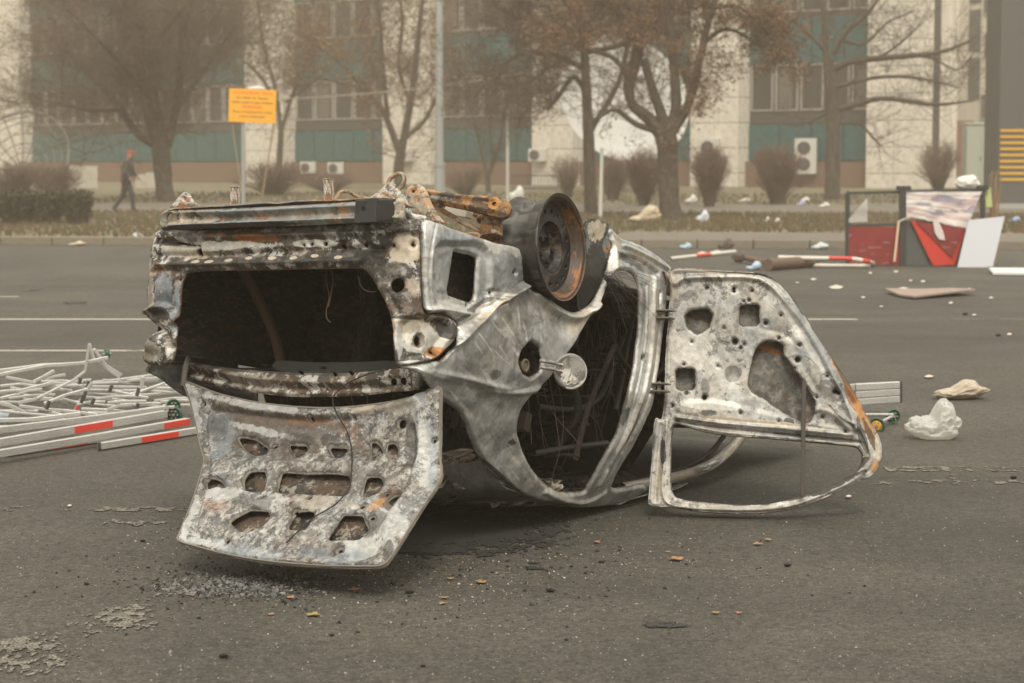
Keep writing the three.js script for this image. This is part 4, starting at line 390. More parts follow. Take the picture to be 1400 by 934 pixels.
// underside: rusty axle beam, trailing arms, tow loop and pipes
{
  const rust = sheetMat(burnt({ P: (u, v) => V3(u, v, 0), box: [0, .6, 0, .6], seed: 19, res: 800, base: 'brown', flakes: [['rust', 16, .0, .7], ['dust', 30, -.02, .7], ['soot', 36, -.04, .8], ['orange', 40, -.12, .7]] }), .9, .1, .004);
  const tan = sheetMat(burnt({ P: (u, v) => V3(u, v, 0), box: [0, .6, 0, .6], seed: 20, res: 800, base: 'cream', flakes: [['orange', 10, -.02, .7, .12], ['dust', 22, -.02, .7, .1], ['brown', 40, -.12, .8]] }), .85, .1, .003);
  const T = (pts, f, r, m, nm, seg = 40) => cp(nm, tube(pts.map(([x, y, ff]) => onF(x, y, ff ?? f)), r, seg, 9), m, car);
  { const PB = (u, w) => W(u, .42 + .5 * (u - .45), 1.0 + w), q = panel({ P: PB, guess: [.6, .1], cell: .006, thick: .05, flange: .006, wobble: .006, outline: [[577, 258], [600, 260], [624, 265], [650, 267], [672, 268], [690, 272], [699, 282], [694, 294], [684, 297], [660, 291], [636, 285], [612, 280], [588, 274], [578, 268]], dots: [[676, 279, 3]], relief: [['line', [[585, 262], [630, 268], [675, 272]], .006, .012], ['line', [[590, 271], [640, 281], [688, 290]], .006, .010], ['ell', 676, 279, 8, 7, .014]] }); cp('axle_beam', q.geo, sheetMat(burnt({ ...q, seed: 38, res: 900, base: 'dust', flakes: [['brown', 40, .0, .8, .06], ['orange', 24, -.15, .6, .08], ['soot', 70, -.1, .8, .05]], marks: [['orange', 676, 278, 9, 8, 0, .8, 1.2], ['orange', 590, 262, 14, 4, .1, .6, 1.5]] }), .85, .1), car); }
  { const PP = (u, w) => W(u, .30 - .3 * u * 0, 1.0 + w), q = panel({ P: PP, guess: [.5, .1], cell: .006, thick: .02, flange: .008, outline: [[554, 266], [556, 257], [564, 252], [573, 253], [579, 262], [584, 275], [592, 290], [602, 303], [590, 305], [572, 292], [560, 280]], dots: [[566, 262, 2.6]], relief: [['ell', 566, 262, 9, 8, .012]] }); cp('trailing_arm', q.geo, tan, car); }
  T([[530, 252, .12], [534, 244, .12], [541, 239, .12], [549, 238, .12], [553, 243, .12], [551, 252, .12], [544, 260, .12]], .12, .008, tan, 'tow_loop');
  T([[549, 268, .2], [552, 283, .2], [560, 297, .2], [580, 302, .25]], .2, .02, sheetMat(burnt({ P: (u, v) => V3(u, v, 0), box: [0, .4, 0, .4], seed: 25, res: 600, base: 'pale', flakes: [['ash', 20, .03, .8], ['soot', 30, -.12, .8], ['blue', 9, -.05, .7]] })), 'chassis_rail_end');
  T([[590, 280, .45], [612, 292, .5], [640, 308, .55], [668, 320, .6]], .5, .010, tan, 'brake_pipe'); T([[600, 278, .6], [630, 284, .65], [660, 296, .7], [688, 306, .75]], .6, .014, rust, 'exhaust_pipe');
  T([[457, 274, .2], [466, 263, .22], [476, 262, .25], [486, 268, .3], [500, 271, .35]], .25, .007, tan, 'exhaust_hook');
  cp('spring_seat', merge([bar(onF(672, 325, .6), onF(672, 285, .62), .045, .04, 14), bar(onF(655, 300, .62), onF(688, 296, .62), .018)]), rust, car);
  cp('heat_shield', beam(onF(612, 288, .62), onF(642, 294, .62), .05, .03, CF.V, .004), mat([.42, .39, .33], .7, .2), car);
  cp('trailing_arm', far(tube([W(.50, .35, 1.05), W(.52, .6, 1.1), W(.60, .9, 1.06)], .035, 20, 8)), rust, car);
  cp('axle_beam', tube([W(-.6, .88, 1.07), W(0, .88, 1.05), W(.62, .88, 1.07)], .04, 24, 10), rust, car);
  // fuel flap on its arm, filler neck
  const c = onS(779, 508, .80), ax = CF.S.clone().addScaledVector(CF.F, -.75).normalize(), q = new THREE.Quaternion().setFromUnitVectors(V3(0, 1, 0), ax);
  const fm = sheetMat(burnt({ P: (u, v) => V3(u, v, 0), box: [0, .2, 0, .2], seed: 26, res: 1400, base: 'dust', flakes: [['ash', 30, .05, .9], ['soot', 60, -.12, .9], ['mid', 14, -.06, .7]] }), .75, .2);
  const flap = new THREE.Group(); flap.name = 'fuel_flap'; car.add(flap);
  cp('disc', new THREE.LatheGeometry([[0, .006], [.05, .006], [.062, .012], [.070, .010], [.072, .004], [.068, -.002], [.06, .002], [0, .002]].map(p => new THREE.Vector2(...p)), 40).applyQuaternion(q).translate(c.x, c.y, c.z), fm, flap);
  for (const dy of [0, 9]) cp('arm', tube([onS(738, 493 + dy, .76), onS(752, 495 + dy, .79), onS(768, 499 + dy, .80)], .008, 14, 6), fm, flap);
  const n = onS(718, 500, .70); cp('filler_neck', merge([new THREE.TorusGeometry(.022, .006, 8, 24).applyQuaternion(new THREE.Quaternion().setFromUnitVectors(V3(0, 0, 1), CF.S)).translate(n.x, n.y, n.z), bar(n, n.clone().addScaledVector(CF.S, -.12), .018)]), mat([.12, .09, .06], .8), car);
  { const fw = (u, v) => W(.655 - .02 * Math.hypot(u - .78, v - .66), u, v); cp('filler_pocket', sheet({ P: fw, sdf: (u, v) => Math.hypot(u - .72, v - .68) - .12, box: [.58, .86, .54, .82], cell: .01, thick: .004 }), mat([.07, .068, .062], .8, .1), car); }
  // wheel arch inner plate with a hole, right of the rim
  const pl = (u, v) => W(.70, u, v), g2 = panel({ P: pl, guess: [1, 1], cell: .006, thick: .005, wobble: .01, outline: [[800, 303], [826, 303], [836, 316], [838, 345], [828, 380], [806, 412], [790, 420], [790, 350]], dots: [[812, 323, 4]] });
  cp('arch_liner', g2.geo, sheetMat(burnt({ ...g2, seed: 27, res: 700, base: 'mid', flakes: [['soot', 14, .05, .9], ['blue', 20, -.03, .7], ['orange', 26, -.12, .8]], marks: [['cream', 815, 318, 12, 16, 0, .8, 1.5], ['soot', 812, 380, 34, 40, 0, .95], ['char', 800, 400, 30, 20, 0, .9]] }), .7, .2), car);
}
// ---------------------------------------------------------------- ground
const asphalt = bake(2048, 2048, (u, v, o) => { const h = (n, a) => NG[((Math.floor(u * n) + a) & 255) + (((Math.floor(v * n) + a * 7) & 255) << 8)], g = h(2048, 0), g1 = h(1024, 37), g2 = h(512, 91), m = vn(u * 512, v * 512), m2 = vn(u * 256 + 40, v * 256), m3 = vn(u * 1024 + 9, v * 1024 + 77); let l = .050 + .030 * (m - .5) + .022 * (m2 - .5) + .046 * (m3 - .5) + .034 * (g - .5); if (g1 > .93) l += .05 * (g1 - .93) / .07; if (g1 < .06) l *= .5; if (g2 > .985 && m3 > .5) l += .04; if (g2 < .03 && m3 < .55) l *= .55; o[0] = l * 1.08; o[1] = l * .99; o[2] = l * .80; });
const lineZ = y => ground(700, y).z;
let road;
{
  const axis = (lo, hi, a, b, fine) => { const o = []; for (let x = a; x <= b + 1e-6; x += fine) o.push(x); let s = fine; for (let x = a; x > lo;) { s *= 1.35; x = Math.max(lo, x - s); o.unshift(x); } s = fine; for (let x = b; x < hi;) { s *= 1.35; x = Math.min(hi, x + s); o.push(x); } return o; };
  const X = axis(-420, 420, -8, 8, .14), Zs = axis(-520, 60, -24, -5, .14), p = [], uv = [], col = [], ix = [];
  for (const z of Zs) for (const x of X) { p.push(x, 0, z); uv.push(x / 5.3, z / 5.3); const near = x > -30 && x < 30 && z > -45; let t = .84 + .34 * fbm(x * .45 + 5, z * .45, 4) + (near ? .42 * (fbm(x * .22, z * 2.3 + 40, 3) - .5) : 0) + (near ? .45 * (fbm(x * 2.1, z * 2.1, 3) - .5) : 0); if (near) t *= 1 - .16 * sst(.50, .60, rag(x * .55 + 9, z * .4 + 3, 6)) + .10 * sst(.52, .62, rag(x * .35 + 29, z * .9 + 13, 6)); const q = fbm(x * .9 + 60, z * .9, 3); col.push(t, t * mix(.97, 1.0, q), t * mix(.92, 1, q)); }
  const n = X.length; for (let j = 0; j + 1 < Zs.length; j++) for (let i = 0; i + 1 < n; i++) { const a = j * n + i; ix.push(a, a + n, a + 1, a + 1, a + n, a + n + 1); }
  const g = new THREE.BufferGeometry(); g.setAttribute('position', new THREE.Float32BufferAttribute(p, 3)); g.setAttribute('uv', new THREE.Float32BufferAttribute(uv, 2)); g.setAttribute('color', new THREE.Float32BufferAttribute(col, 3)); g.setIndex(ix); g.computeVertexNormals();
  road = structure('road', g, new THREE.MeshStandardMaterial({ map: asphalt, bumpMap: asphalt, bumpScale: .012, roughness: .92, vertexColors: true, side: THREE.DoubleSide }));
}
const flatP = h => (x, z) => V3(x, h, z);
const patch = (h, sdf, bx, cell) => { const [a, b, c, d] = bx; const g = sheet({ P: flatP(h), sdf, box: bx, cell, thick: .001 }); const p = g.attributes.position, uv = g.attributes.uv; for (let i = 0; i < p.count; i++) uv.setXY(i, p.getX(i), p.getZ(i)); return g; };
{ // worn lane lines and old paint
  const paint = mat([.36, .33, .28], .9), wornT = bake(512, 512, (u, v, o) => { const g = NG[(Math.floor(u * 256) & 255) + ((Math.floor(v * 256) & 255) << 8)], m = vn(u * 256 + 3, v * 256), w = vn(u * 64, v * 64 + 9), k = sst(.40, .62, m * .45 + w * .25 + g * .3), l = .85 + .3 * g; o[0] = mix(.052, .22, k) * l; o[1] = mix(.049, .195, k) * l; o[2] = mix(.042, .155, k) * l; }), worn = new THREE.MeshStandardMaterial({ map: wornT, bumpMap: wornT, bumpScale: .004, roughness: .95, side: THREE.DoubleSide }), oil = mat([.022, .021, .019], .75), sootShadeM = mat([.020, .019, .017], .95);
  const line = (x0, x1, y, w, wear, cell, m = paint) => { const z = lineZ(y), a = ground(x0, y).x, b = ground(x1, y).x; part('lane_line', patch(.004, (u, v) => Math.max(Math.abs(u - (a + b) / 2) - (b - a) / 2, Math.abs(v - z) - w / 2, (wear - .65 * rag(u * 28, v * 22, 5) - .35 * fbm(u * 3, v * 9, 2)) * .04), [a - .02, b + .02, z - w, z + w], cell), m, road); };
  line(-260, 240, 437, .15, .24, .04); line(-260, 230, 480, .11, .36, .03); line(1095, 1172, 437, .14, .40, .03); line(-200, 28, 406, .15, .3, .05); line(60, 205, 382, .15, .44, .06, worn); line(1300, 1700, 437, .13, .46, .05, worn); line(-120, 262, 697, .13, .545, .008, worn); line(1210, 1470, 642, .16, .60, .008, worn); line(1190, 1460, 660, .13, .59, .008, worn);
  const blob = (name, px, py, rx, ry, amt, cell, m, sx = 14, sz = 14, h = .004) => { const c = ground(px, py), e = ground(px + rx, py), f = ground(px, py + ry), a = Math.abs(e.x - c.x), b = Math.abs(f.z - c.z); part(name, patch(h, (u, v) => (amt - (1 - ((u - c.x) / a) ** 2 - ((v - c.z) / b) ** 2) * .5 - (.55 * rag(u * sx * 3, v * sz * 2.6, 5) + .25 * fbm(u * sx * .5, v * sz * .5, 2)) + .375) * .1, [c.x - a, c.x + a, c.z - b, c.z + b], cell), m, road); };
  blob('old_paint', 40, 910, 125, 46, .50, .006, worn, 17, 9); blob('old_paint', 165, 845, 135, 60, .53, .006, worn, 17, 9); blob('old_paint', 60, 880, 160, 50, .55, .007, worn, 17, 9); blob('old_paint', 240, 812, 70, 26, .53, .008, worn, 17, 9); blob('old_paint', 180, 715, 120, 14, .58, .010, worn, 17, 10); blob('old_paint', 1290, 655, 130, 26, .64, .010, worn, 17, 10);
  blob('oil_stain', 912, 856, 72, 12, .46, .008, oil, 26, 40, .005); blob('tar_mark', 47, 397, 14, 4, .5, .03, oil, 3, 6); blob('tar_mark', 105, 414, 46, 5, .55, .03, oil, 3, 6); blob('tar_mark', 1150, 413, 90, 10, .62, .03, oil, 5, 6); blob('soot_and_shade', 330, 805, 120, 24, .52, .01, sootShadeM, 26, 26, .005); blob('soot_and_shade', 700, 775, 200, 30, .60, .012, sootShadeM, 26, 26, .005); blob('soot_and_shade', 620, 728, 250, 52, .37, .010, sootShadeM, 26, 26, .005);  // last, densest patch: soot plus painted shade, deepening the dark under the car
}
{ // fine cracks and old tar seams
  const r = rng(71), l = [], cm = mat([.016, .015, .013], .95); for (let k = 0; k < 7; k++) { let x = -60 + 1500 * r(), y = 650 + 280 * r(), c = ground(x, y), a = r() < .6 ? (r() - .5) * .5 : 1.2 * (r() - .5) + 1.5; const p = [c.clone()]; for (let i = 0; i < 9; i++) { a += (r() - .5) * .8; c = c.clone().add(V3(Math.cos(a) * .12, 0, Math.sin(a) * .12)); p.push(c); } const n = p.length, pos = [], ix = []; p.forEach((q, i) => { const w = .0011 * Math.sin(Math.PI * (i + .3) / n) * (.6 + r()), d = p[Math.min(n - 1, i + 1)].clone().sub(p[Math.max(0, i - 1)]).normalize(); pos.push(q.x - d.z * w, .0035, q.z + d.x * w, q.x + d.z * w, .0035, q.z - d.x * w); if (i) ix.push(2 * i - 2, 2 * i - 1, 2 * i, 2 * i, 2 * i - 1, 2 * i + 1); }); const g = new THREE.BufferGeometry(); g.setAttribute('position', new THREE.Float32BufferAttribute(pos, 3)); g.setIndex(ix); g.computeVertexNormals(); part('crack', g, cm, road); }
}
// kerb, verge and lawn across the road
const KL = ground(0, 335), KR = ground(1400, 342), KD = KR.clone().sub(KL).normalize(), KN = V3(KD.z, 0, -KD.x);   // KN points away from the camera
if (KN.z > 0) KN.negate();
const KP = (a, b, y) => KL.clone().addScaledVector(KD, a).addScaledVector(KN, b).setY(y);
const lawnY = b => .15 + .42 * sst(14, 48, b);
{
  const stone = bake(256, 256, (u, v, o) => { const n = fbm(u * 8, v * 8, 4), s = fbm(u * 60, v * 60, 2), l = .17 * (.6 + .5 * n + .3 * s); o[0] = l * 1.10; o[1] = l * .95; o[2] = l * .74; });
  const km = new THREE.MeshStandardMaterial({ map: stone, bumpMap: stone, bumpScale: .01, roughness: .9 });
  const kerb = new THREE.Group(); kerb.name = 'kerb'; kerb.userData.kind = 'structure'; scene.add(kerb);
  for (let k = -22; k < 40; k++) { const a = KP(k * 1.0 + .008, .09, .075), b = KP(k * 1.0 + .992, .09, .075); part('kerb_stone', beam(a, b, .18, .16, V3(0, 1, 0), .012), km, kerb); }
  const strip = (b0, b1, y0, y1, m, name, seg = 60, rows = 8, a0 = -90) => { const p = [], uv = [], ix = []; for (let j = 0; j <= rows; j++) for (let i = 0; i <= seg; i++) { const a = mix(a0, 120, i / seg), b = mix(b0, b1, j / rows), q = KP(a, b, 0); p.push(q.x, y1 === null ? lawnY(b) + y0 : y0, q.z); uv.push(a / 6, b / 6); } for (let j = 0; j < rows; j++) for (let i = 0; i < seg; i++) { const k = j * (seg + 1) + i; ix.push(k, k + 1, k + seg + 1, k + 1, k + seg + 2, k + seg + 1); } const g = new THREE.BufferGeometry(); g.setAttribute('position', new THREE.Float32BufferAttribute(p, 3)); g.setAttribute('uv', new THREE.Float32BufferAttribute(uv, 2)); g.setIndex(ix); g.computeVertexNormals(); return structure(name, g, m); };
  const earth = bake(1024, 1024, (u, v, o) => { const n = fbm(u * 10, v * 10, 4), s = fbm(u * 90, v * 90, 3); const k = sst(.42, .6, n * .6 + s * .4), l = .7 + .6 * s; o[0] = mix(.155, .12, k) * l; o[1] = mix(.128, .112, k) * l; o[2] = mix(.085, .06, k) * l; });
  const tanT = bake(512, 512, (u, v, o) => { const n = fbm(u * 8, v * 8, 4), s = fbm(u * 70, v * 70, 2), l = .125 * (.65 + .4 * n + .3 * s); o[0] = l * 1.08; o[1] = l * .95; o[2] = l * .76; });
  const em = new THREE.MeshStandardMaterial({ map: earth, bumpMap: earth, bumpScale: .06, roughness: 1, side: THREE.DoubleSide }), tm = new THREE.MeshStandardMaterial({ map: tanT, bumpMap: tanT, bumpScale: .02, roughness: .95, side: THREE.DoubleSide });
  strip(.17, 120, 0, null, em, 'lawn', 80, 60); strip(.18, 4.2, .156, 0, tm, 'pavement', 60, 2, 11.4); strip(19, 26, .012, null, tm, 'footpath', 60, 6);
  // dry grass
  const blade = new THREE.BufferGeometry(); { const p = []; const r = rng(4); for (let k = 0; k < 5; k++) { const a = r() * 6.28, w = .012, l = .05 + .05 * r(), dx = Math.cos(a), dz = Math.sin(a), t = .03 * r(); p.push(-dz * w + dx * .02, 0, dx * w + dz * .02, dz * w + dx * .02, 0, -dx * w + dz * .02, dx * (.02 + t), l, dz * (.02 + t)); } blade.setAttribute('position', new THREE.Float32BufferAttribute(p, 3)); blade.computeVertexNormals(); }
  const N = 26000, im = new THREE.InstancedMesh(blade, mat([.125, .108, .066], 1), N), r = rng(6), m4 = new THREE.Matrix4(), c = new THREE.Color(); for (let k = 0; k < N; k++) { const aa = mix(-8, 30, r()), b = r() < .8 ? mix(aa < 11.4 ? .3 : 4.2, 19, r()) : 26 + 10 * r(), q = KP(aa, b, 0), s = .45 + 1.0 * r(); m4.makeRotationY(r() * 6.3).scale(V3(s, s, s)).setPosition(q.x, lawnY(b) + .001, q.z); im.setMatrixAt(k, m4); c.setRGB(.6 + .9 * r(), .7 + .5 * r(), .6 + .5 * r()); im.setColorAt(k, c); } im.name = 'dry_grass'; im.receiveShadow = true; scene.add(im); tag(im, 'short dry winter grass on the verge behind the kerb', 'grass', null, 'stuff');
}
// height of the verge below any point
const vergeY = (x, z) => { const b = V3(x, 0, z).sub(KL).dot(KN); return b < 0 ? 0 : lawnY(b); };
const standAt = (x, depth) => { const d = ray(x, 225), q = V3(d.x / -d.z * depth, 0, -depth); q.y = vergeY(q.x, q.z); return q; };

// ---------------------------------------------------------------- office building behind the trees: pale piers, teal spandrels, ribbon windows
const stoneTex = bake(512, 512, (u, v, o) => { const n = fbm(u * 6, v * 6, 4), s = fbm(u * 50, v * 50, 3), l = .60 * (.66 + .45 * n + .22 * s); o[0] = l * 1.05; o[1] = l * .97; o[2] = l * .84; });
const tealTex = bake(512, 512, (u, v, o) => { const n = fbm(u * 7, v * 7, 4), s = fbm(u * 4, v * 60, 3), l = .65 + .5 * n + .4 * (s - .5); o[0] = .022 * l; o[1] = .105 * l; o[2] = .112 * l; });
const BA = atDepth(475, 225, 100).setY(0), BB = atDepth(1112, 225, 83).setY(0), BD = BB.clone().sub(BA).normalize(), BN = V3(-BD.z, 0, BD.x); if (BN.z < 0) BN.negate();
const BP = (a, n, y) => BA.clone().addScaledVector(BD, a).addScaledVector(BN, n).setY(y);
const aOf = (px) => { const [u] = onSurface((u, v) => BP(u, 0, v), px, 150, 5, 3, 6); return u; };
{
  const b = thing('office_building', 'long pale stone office building with teal glass panels behind the trees', 'building', V3(0, 0, 0));
  const pier = new THREE.MeshStandardMaterial({ map: stoneTex, bumpMap: stoneTex, bumpScale: .01, roughness: .85 }), teal = new THREE.MeshStandardMaterial({ map: tealTex, roughness: .35, metalness: .1 }), plinth = mat([.17, .105, .075], .9), frame = mat([.34, .325, .29], .6), dark = mat([.055, .055, .052], .5), glass = new THREE.MeshStandardMaterial({ color: rgb(.045, .045, .042), roughness: .2, metalness: .1 }), curtain = mat([.12, .11, .092], .9);
  const ry = -Math.atan2(BD.z, BD.x), bx = (a0, a1, y0, y1, n0, n1, m, name, parent) => { const p = BP((a0 + a1) / 2, (n0 + n1) / 2, (y0 + y1) / 2), g = box(a1 - a0, y1 - y0, n1 - n0, p.x, p.y, p.z, ry); return part(name, g, m, parent); };
  const base = .1;
  const piers = [[-330, -268], [-60, 45], [352, 405], [540, 606], [744, 800], [960, 1026], [1200, 1276]].map(([l, r]) => [aOf(l), aOf(r)]);
  piers.forEach(([a0, a1], i) => { for (let k = 0; k < 11; k++) for (let h = 0; h < 2; h++) { const w = (a1 - a0) / 2; bx(a0 + h * w + .012, a0 + (h + 1) * w - .012, base + k * 1.05 + .012, base + (k + 1) * 1.05 - .012, .02, .9, pier, 'stone_slab', b); } bx(a0 + .03, a1 - .03, base, 11.6, -.6, .03, dark, 'pier_core', b); });
  for (let i = 0; i + 1 < piers.length; i++) { const a0 = piers[i][1], a1 = piers[i + 1][0]; 
    bx(a0, a1, base - .1, 1.62, -.5, .35, plinth, 'plinth', b);
    const nP = Math.max(4, Math.round((a1 - a0) / 1.5)), w = (a1 - a0) / nP;
    for (const [y0, y1] of [[1.66, 3.18], [5.66, 7.5], [9.6, 11.4]]) for (let k = 0; k < nP; k++) bx(a0 + k * w + .03, a0 + (k + 1) * w - .03, y0 + .02, y1 - .02, -.3, .10 + .012 * ((k * 7 + i) % 3), teal, 'spandrel_panel', b);
    for (const [y0, y1] of [[3.2, 3.7], [7.5, 7.72]]) bx(a0, a1, y0, y1, -.3, .04, dark, 'sill_band', b);
    for (const [y0, y1] of [[3.72, 5.62], [7.74, 9.56]]) { const nw = Math.max(3, Math.round((a1 - a0) / 1.25)), ww = (a1 - a0) / nw; for (let k = 0; k < nw; k++) { const l = a0 + k * ww + .07, r = a0 + (k + 1) * ww - .07; const wn = new THREE.Group(); wn.name = 'window'; b.add(wn); for (const [p, q, s, t] of [[l, r, y0, y0 + .06], [l, r, y1 - .06, y1], [l, l + .05, y0 + .06, y1 - .06], [r - .05, r, y0 + .06, y1 - .06]]) bx(p, q, s, t, -.05, .10, frame, 'frame', wn); bx(l + .05, r - .05, y0 + .06, y1 - .06, -.02, .0, glass, 'pane', wn); if ((k + i) % 3 === 0) bx(l + .12, r - .3, y0 + .12, y1 - .12, .004, .012, curtain, 'blind', wn); } }
    bx(a0, a1, base, 11.6, -.9, -.5, dark, 'core_wall', b); }
  bx(piers[0][0], piers[6][1], 11.6, 13.6, -3, .9, pier, 'parapet', b);
  bx(piers[0][0] + .1, piers[6][1] - .5, base, 11.55, -3, -.95, pier, 'rear_block', b);
}
{ // pale annex beside it, seen past the pier
  const b = thing('apartment_block', 'pale apartment block with dark window strips beyond the grey pillar', 'building', V3(0, 0, 0));
  const pier = new THREE.MeshStandardMaterial({ map: stoneTex, roughness: .9 }), dark = mat([.13, .13, .125], .5), fr = mat([.5, .48, .44], .7), glass = new THREE.MeshStandardMaterial({ color: rgb(.16, .165, .16), roughness: .15, metalness: .2 });
  const P0 = atDepth(1270, 225, 92), P1 = atDepth(1480, 225, 84), dx = P1.x - P0.x, ry = -Math.atan2(P1.z - P0.z, dx), L = Math.hypot(dx, P1.z - P0.z); const q = (t, n, y) => { const d = P1.clone().sub(P0).normalize(), nn = V3(-d.z, 0, d.x); if (nn.z < 0) nn.negate(); return P0.clone().addScaledVector(d, t).addScaledVector(nn, n).setY(y); };
  const bx = (a0, a1, y0, y1, n0, n1, m, name, par = b) => { const p = q((a0 + a1) / 2, (n0 + n1) / 2, (y0 + y1) / 2); return part(name, box(a1 - a0, y1 - y0, n1 - n0, p.x, p.y, p.z, ry), m, par); };
  bx(0, L, .3, 16, -6, 0, pier, 'wall'); const at = px => onSurface((u, v) => q(u, 0, v), px, 150, 2, 3, 6)[0];
  for (const [l, r] of [[1280, 1299], [1324, 1339]]) for (let k = 0; k < 4; k++) bx(at(l), at(r), 4.4 + k * 2.1, 6.2 + k * 2.1, -.02, .05, dark, 'window_strip');
  for (const [l, r, y0, y1] of [[1343, 1352, 128, 160], [1354, 1365, 128, 160], [1346, 1354, 42, 76], [1356, 1368, 42, 76], [1344, 1354, -20, 14]]) { const d = 86, h = y => EYE + (225 - y) / FPX * d, w = new THREE.Group(); w.name = 'window'; b.add(w); bx(at(l) - .06, at(r) + .06, h(y1) - .06, h(y0) + .06, -.02, .06, fr, 'frame', w); bx(at(l), at(r), h(y1), h(y0), .03, .07, glass, 'pane', w); }
}
const SB = (px0, px1, y0, y1, depth, thick, m, name, label, cat, group) => { const a = atDepth(px0, y1, depth), c = atDepth(px1, y0, depth); const g = new THREE.BoxGeometry(c.x - a.x, c.y - a.y, thick); g.translate((a.x + c.x) / 2, (a.y + c.y) / 2, -depth - thick / 2); return single(name, g, m, label, cat, group); };
SB(1275, 1332, 165, 262, 84, .3, mat([.22, .13, .095], .9), 'garden_wall', 'reddish brown wall between pale pier and grey cabinet', 'wall');
{ // grey utility cabinet
  const d = 74, a = atDepth(1320, 262, d), c = atDepth(1363, 170, d), g = thing('utility_cabinet', 'pale grey green utility cabinet beside the dark striped pillar', 'cabinet', V3((a.x + c.x) / 2, a.y - .05, -d)); const w = c.x - a.x, h = c.y - a.y + .05, m = mat([.34, .36, .31], .6, .1);
  part('body', box(w, h, .7, 0, h / 2, -.36), m, g); part('roof', box(w + .08, .07, .8, 0, h + .035, -.36), mat([.42, .42, .38], .6), g); part('door', box(w * .47, h * .9, .02, -w * .24, h / 2, .012), m, g); part('door', box(w * .47, h * .9, .02, w * .24, h / 2, .012), m, g); part('handle', box(.03, .16, .03, -.04, h * .5, .036), mat([.08, .08, .08], .5), g); }
{ // dark pillar with yellow stripes
  const d = 58, a = atDepth(1364, 279, d), x1 = atDepth(1450, 279, d).x, w = x1 - a.x, g = thing('striped_pillar', 'tall dark grey pillar with yellow horizontal stripes on a pale base', 'pillar', V3((a.x + x1) / 2, vergeY(a.x, -d), -d)), y0 = EYE + (225 - 278) / FPX * d - g.position.y;
  part('shaft', box(w, 9, w, 0, y0 + 4.5, -w / 2), mat([.085, .088, .084], .55, .1), g); part('base', box(w + .25, Math.max(.1, y0), w + .25, 0, Math.max(.1, y0) / 2 - .002, -w / 2), mat([.34, .34, .31], .9), g);
  for (let k = 0; k < 9; k++) { const y = EYE + (225 - (179 + k * 8.3)) / FPX * d - g.position.y; part('yellow_stripe', box(w * .56, .075, .03, -w / 2 + w * .30, y, .012), mat([.62, .34, .03], .5), g); } }
// air conditioners
{
  const white = mat([.52, .50, .45], .6), dk = mat([.04, .04, .04], .8), gr = mat([.16, .16, .15], .6);
  const proto = (twin, depth) => { const g = new THREE.Group(), w = twin ? .9 : .82, h = twin ? 1.45 : .58; part('casing', new RoundedBoxGeometry(w, h, .34, 2, .03).translate(0, h / 2, 0), white, g); for (let k = 0; k < (twin ? 2 : 1); k++) { const y = twin ? .40 + .66 * k : h / 2, x = twin ? -.06 : -.12, r = twin ? .27 : .225; part('fan_opening', new THREE.CylinderGeometry(r, r, .02, 28).rotateX(Math.PI / 2).translate(x, y, .172), dk, g); const gl = []; for (let q = 1; q < 5; q++) gl.push(new THREE.TorusGeometry(r * q / 4.2, .008, 5, 28).translate(x, y, .188)); gl.push(box(r * 2, .014, .01, x, y, .19), box(.014, r * 2, .01, x, y, .19)); part('fan_grille', merge(gl), gr, g); } part('bracket', merge([box(.04, .04, .5, -w * .35, -.02, -.1), box(.04, .04, .5, w * .35, -.02, -.1)]), gr, g); return g; };
  const put = (px, py, twin, label, off = .55) => { const a = aOf(px), p = BP(a, off, 0), d = -p.z, y = EYE + (225 - py) / FPX * d, g = proto(twin); g.name = numbered('air_conditioner'); g.position.set(p.x, y, p.z); g.rotation.y = -Math.atan2(BD.z, BD.x) * .4; scene.add(g); tag(g, label, 'air conditioner', 'air conditioners along the building plinth'); return g; };
  put(432, 237, false, 'single fan air conditioner on brown plinth right of the yellow sign'); put(470, 238, false, 'single fan air conditioner on brown plinth nearer the lamp post'); put(576, 221, false, 'single fan air conditioner on pale pier beside the lamp post', 1.15); put(757, 221, false, 'single fan air conditioner half hidden by the white dish', 1.15); put(1113, 238, true, 'tall twin fan air conditioner under the teal glass beside a bare tree', .6); put(1066, 238, false, 'single fan air conditioner behind a round leafless shrub', .6); put(991, 236, true, 'tall twin fan air conditioner on pale pier beside round shrub', 1.15);
}
// white panels and railings along the plinth
for (const [a, b, c, d, l] of [[95, 108, 226, 262, 'narrow white panel by the brown plinth behind the hedge'], [109, 133, 227, 258, 'wide white panel by the brown plinth behind the hedge'], [186, 199, 238, 285, 'pale board leaning behind the walking person'], [200, 218, 236, 288, 'wider pale board beside the big tree trunk']]) SB(a, b, c, d, 82, .06, mat([.42, .39, .33], .8), 'hoarding_board', l, 'panel');
{ const d = 78, a = atDepth(700, 262, d), c = atDepth(762, 240, d), g = thing('low_railing', 'low dark metal railing in front of the brown plinth', 'railing', V3(a.x, a.y, -d)), w = c.x - a.x, h = c.y - a.y, m = mat([.07, .075, .07], .7, .2); part('rail', box(w, .05, .05, w / 2, h, 0), m, g); part('rail', box(w, .04, .04, w / 2, .12, 0), m, g); for (let k = 0; k <= 14; k++) part('baluster', box(.03, h, .03, w * k / 14, h / 2, .03), m, g); }
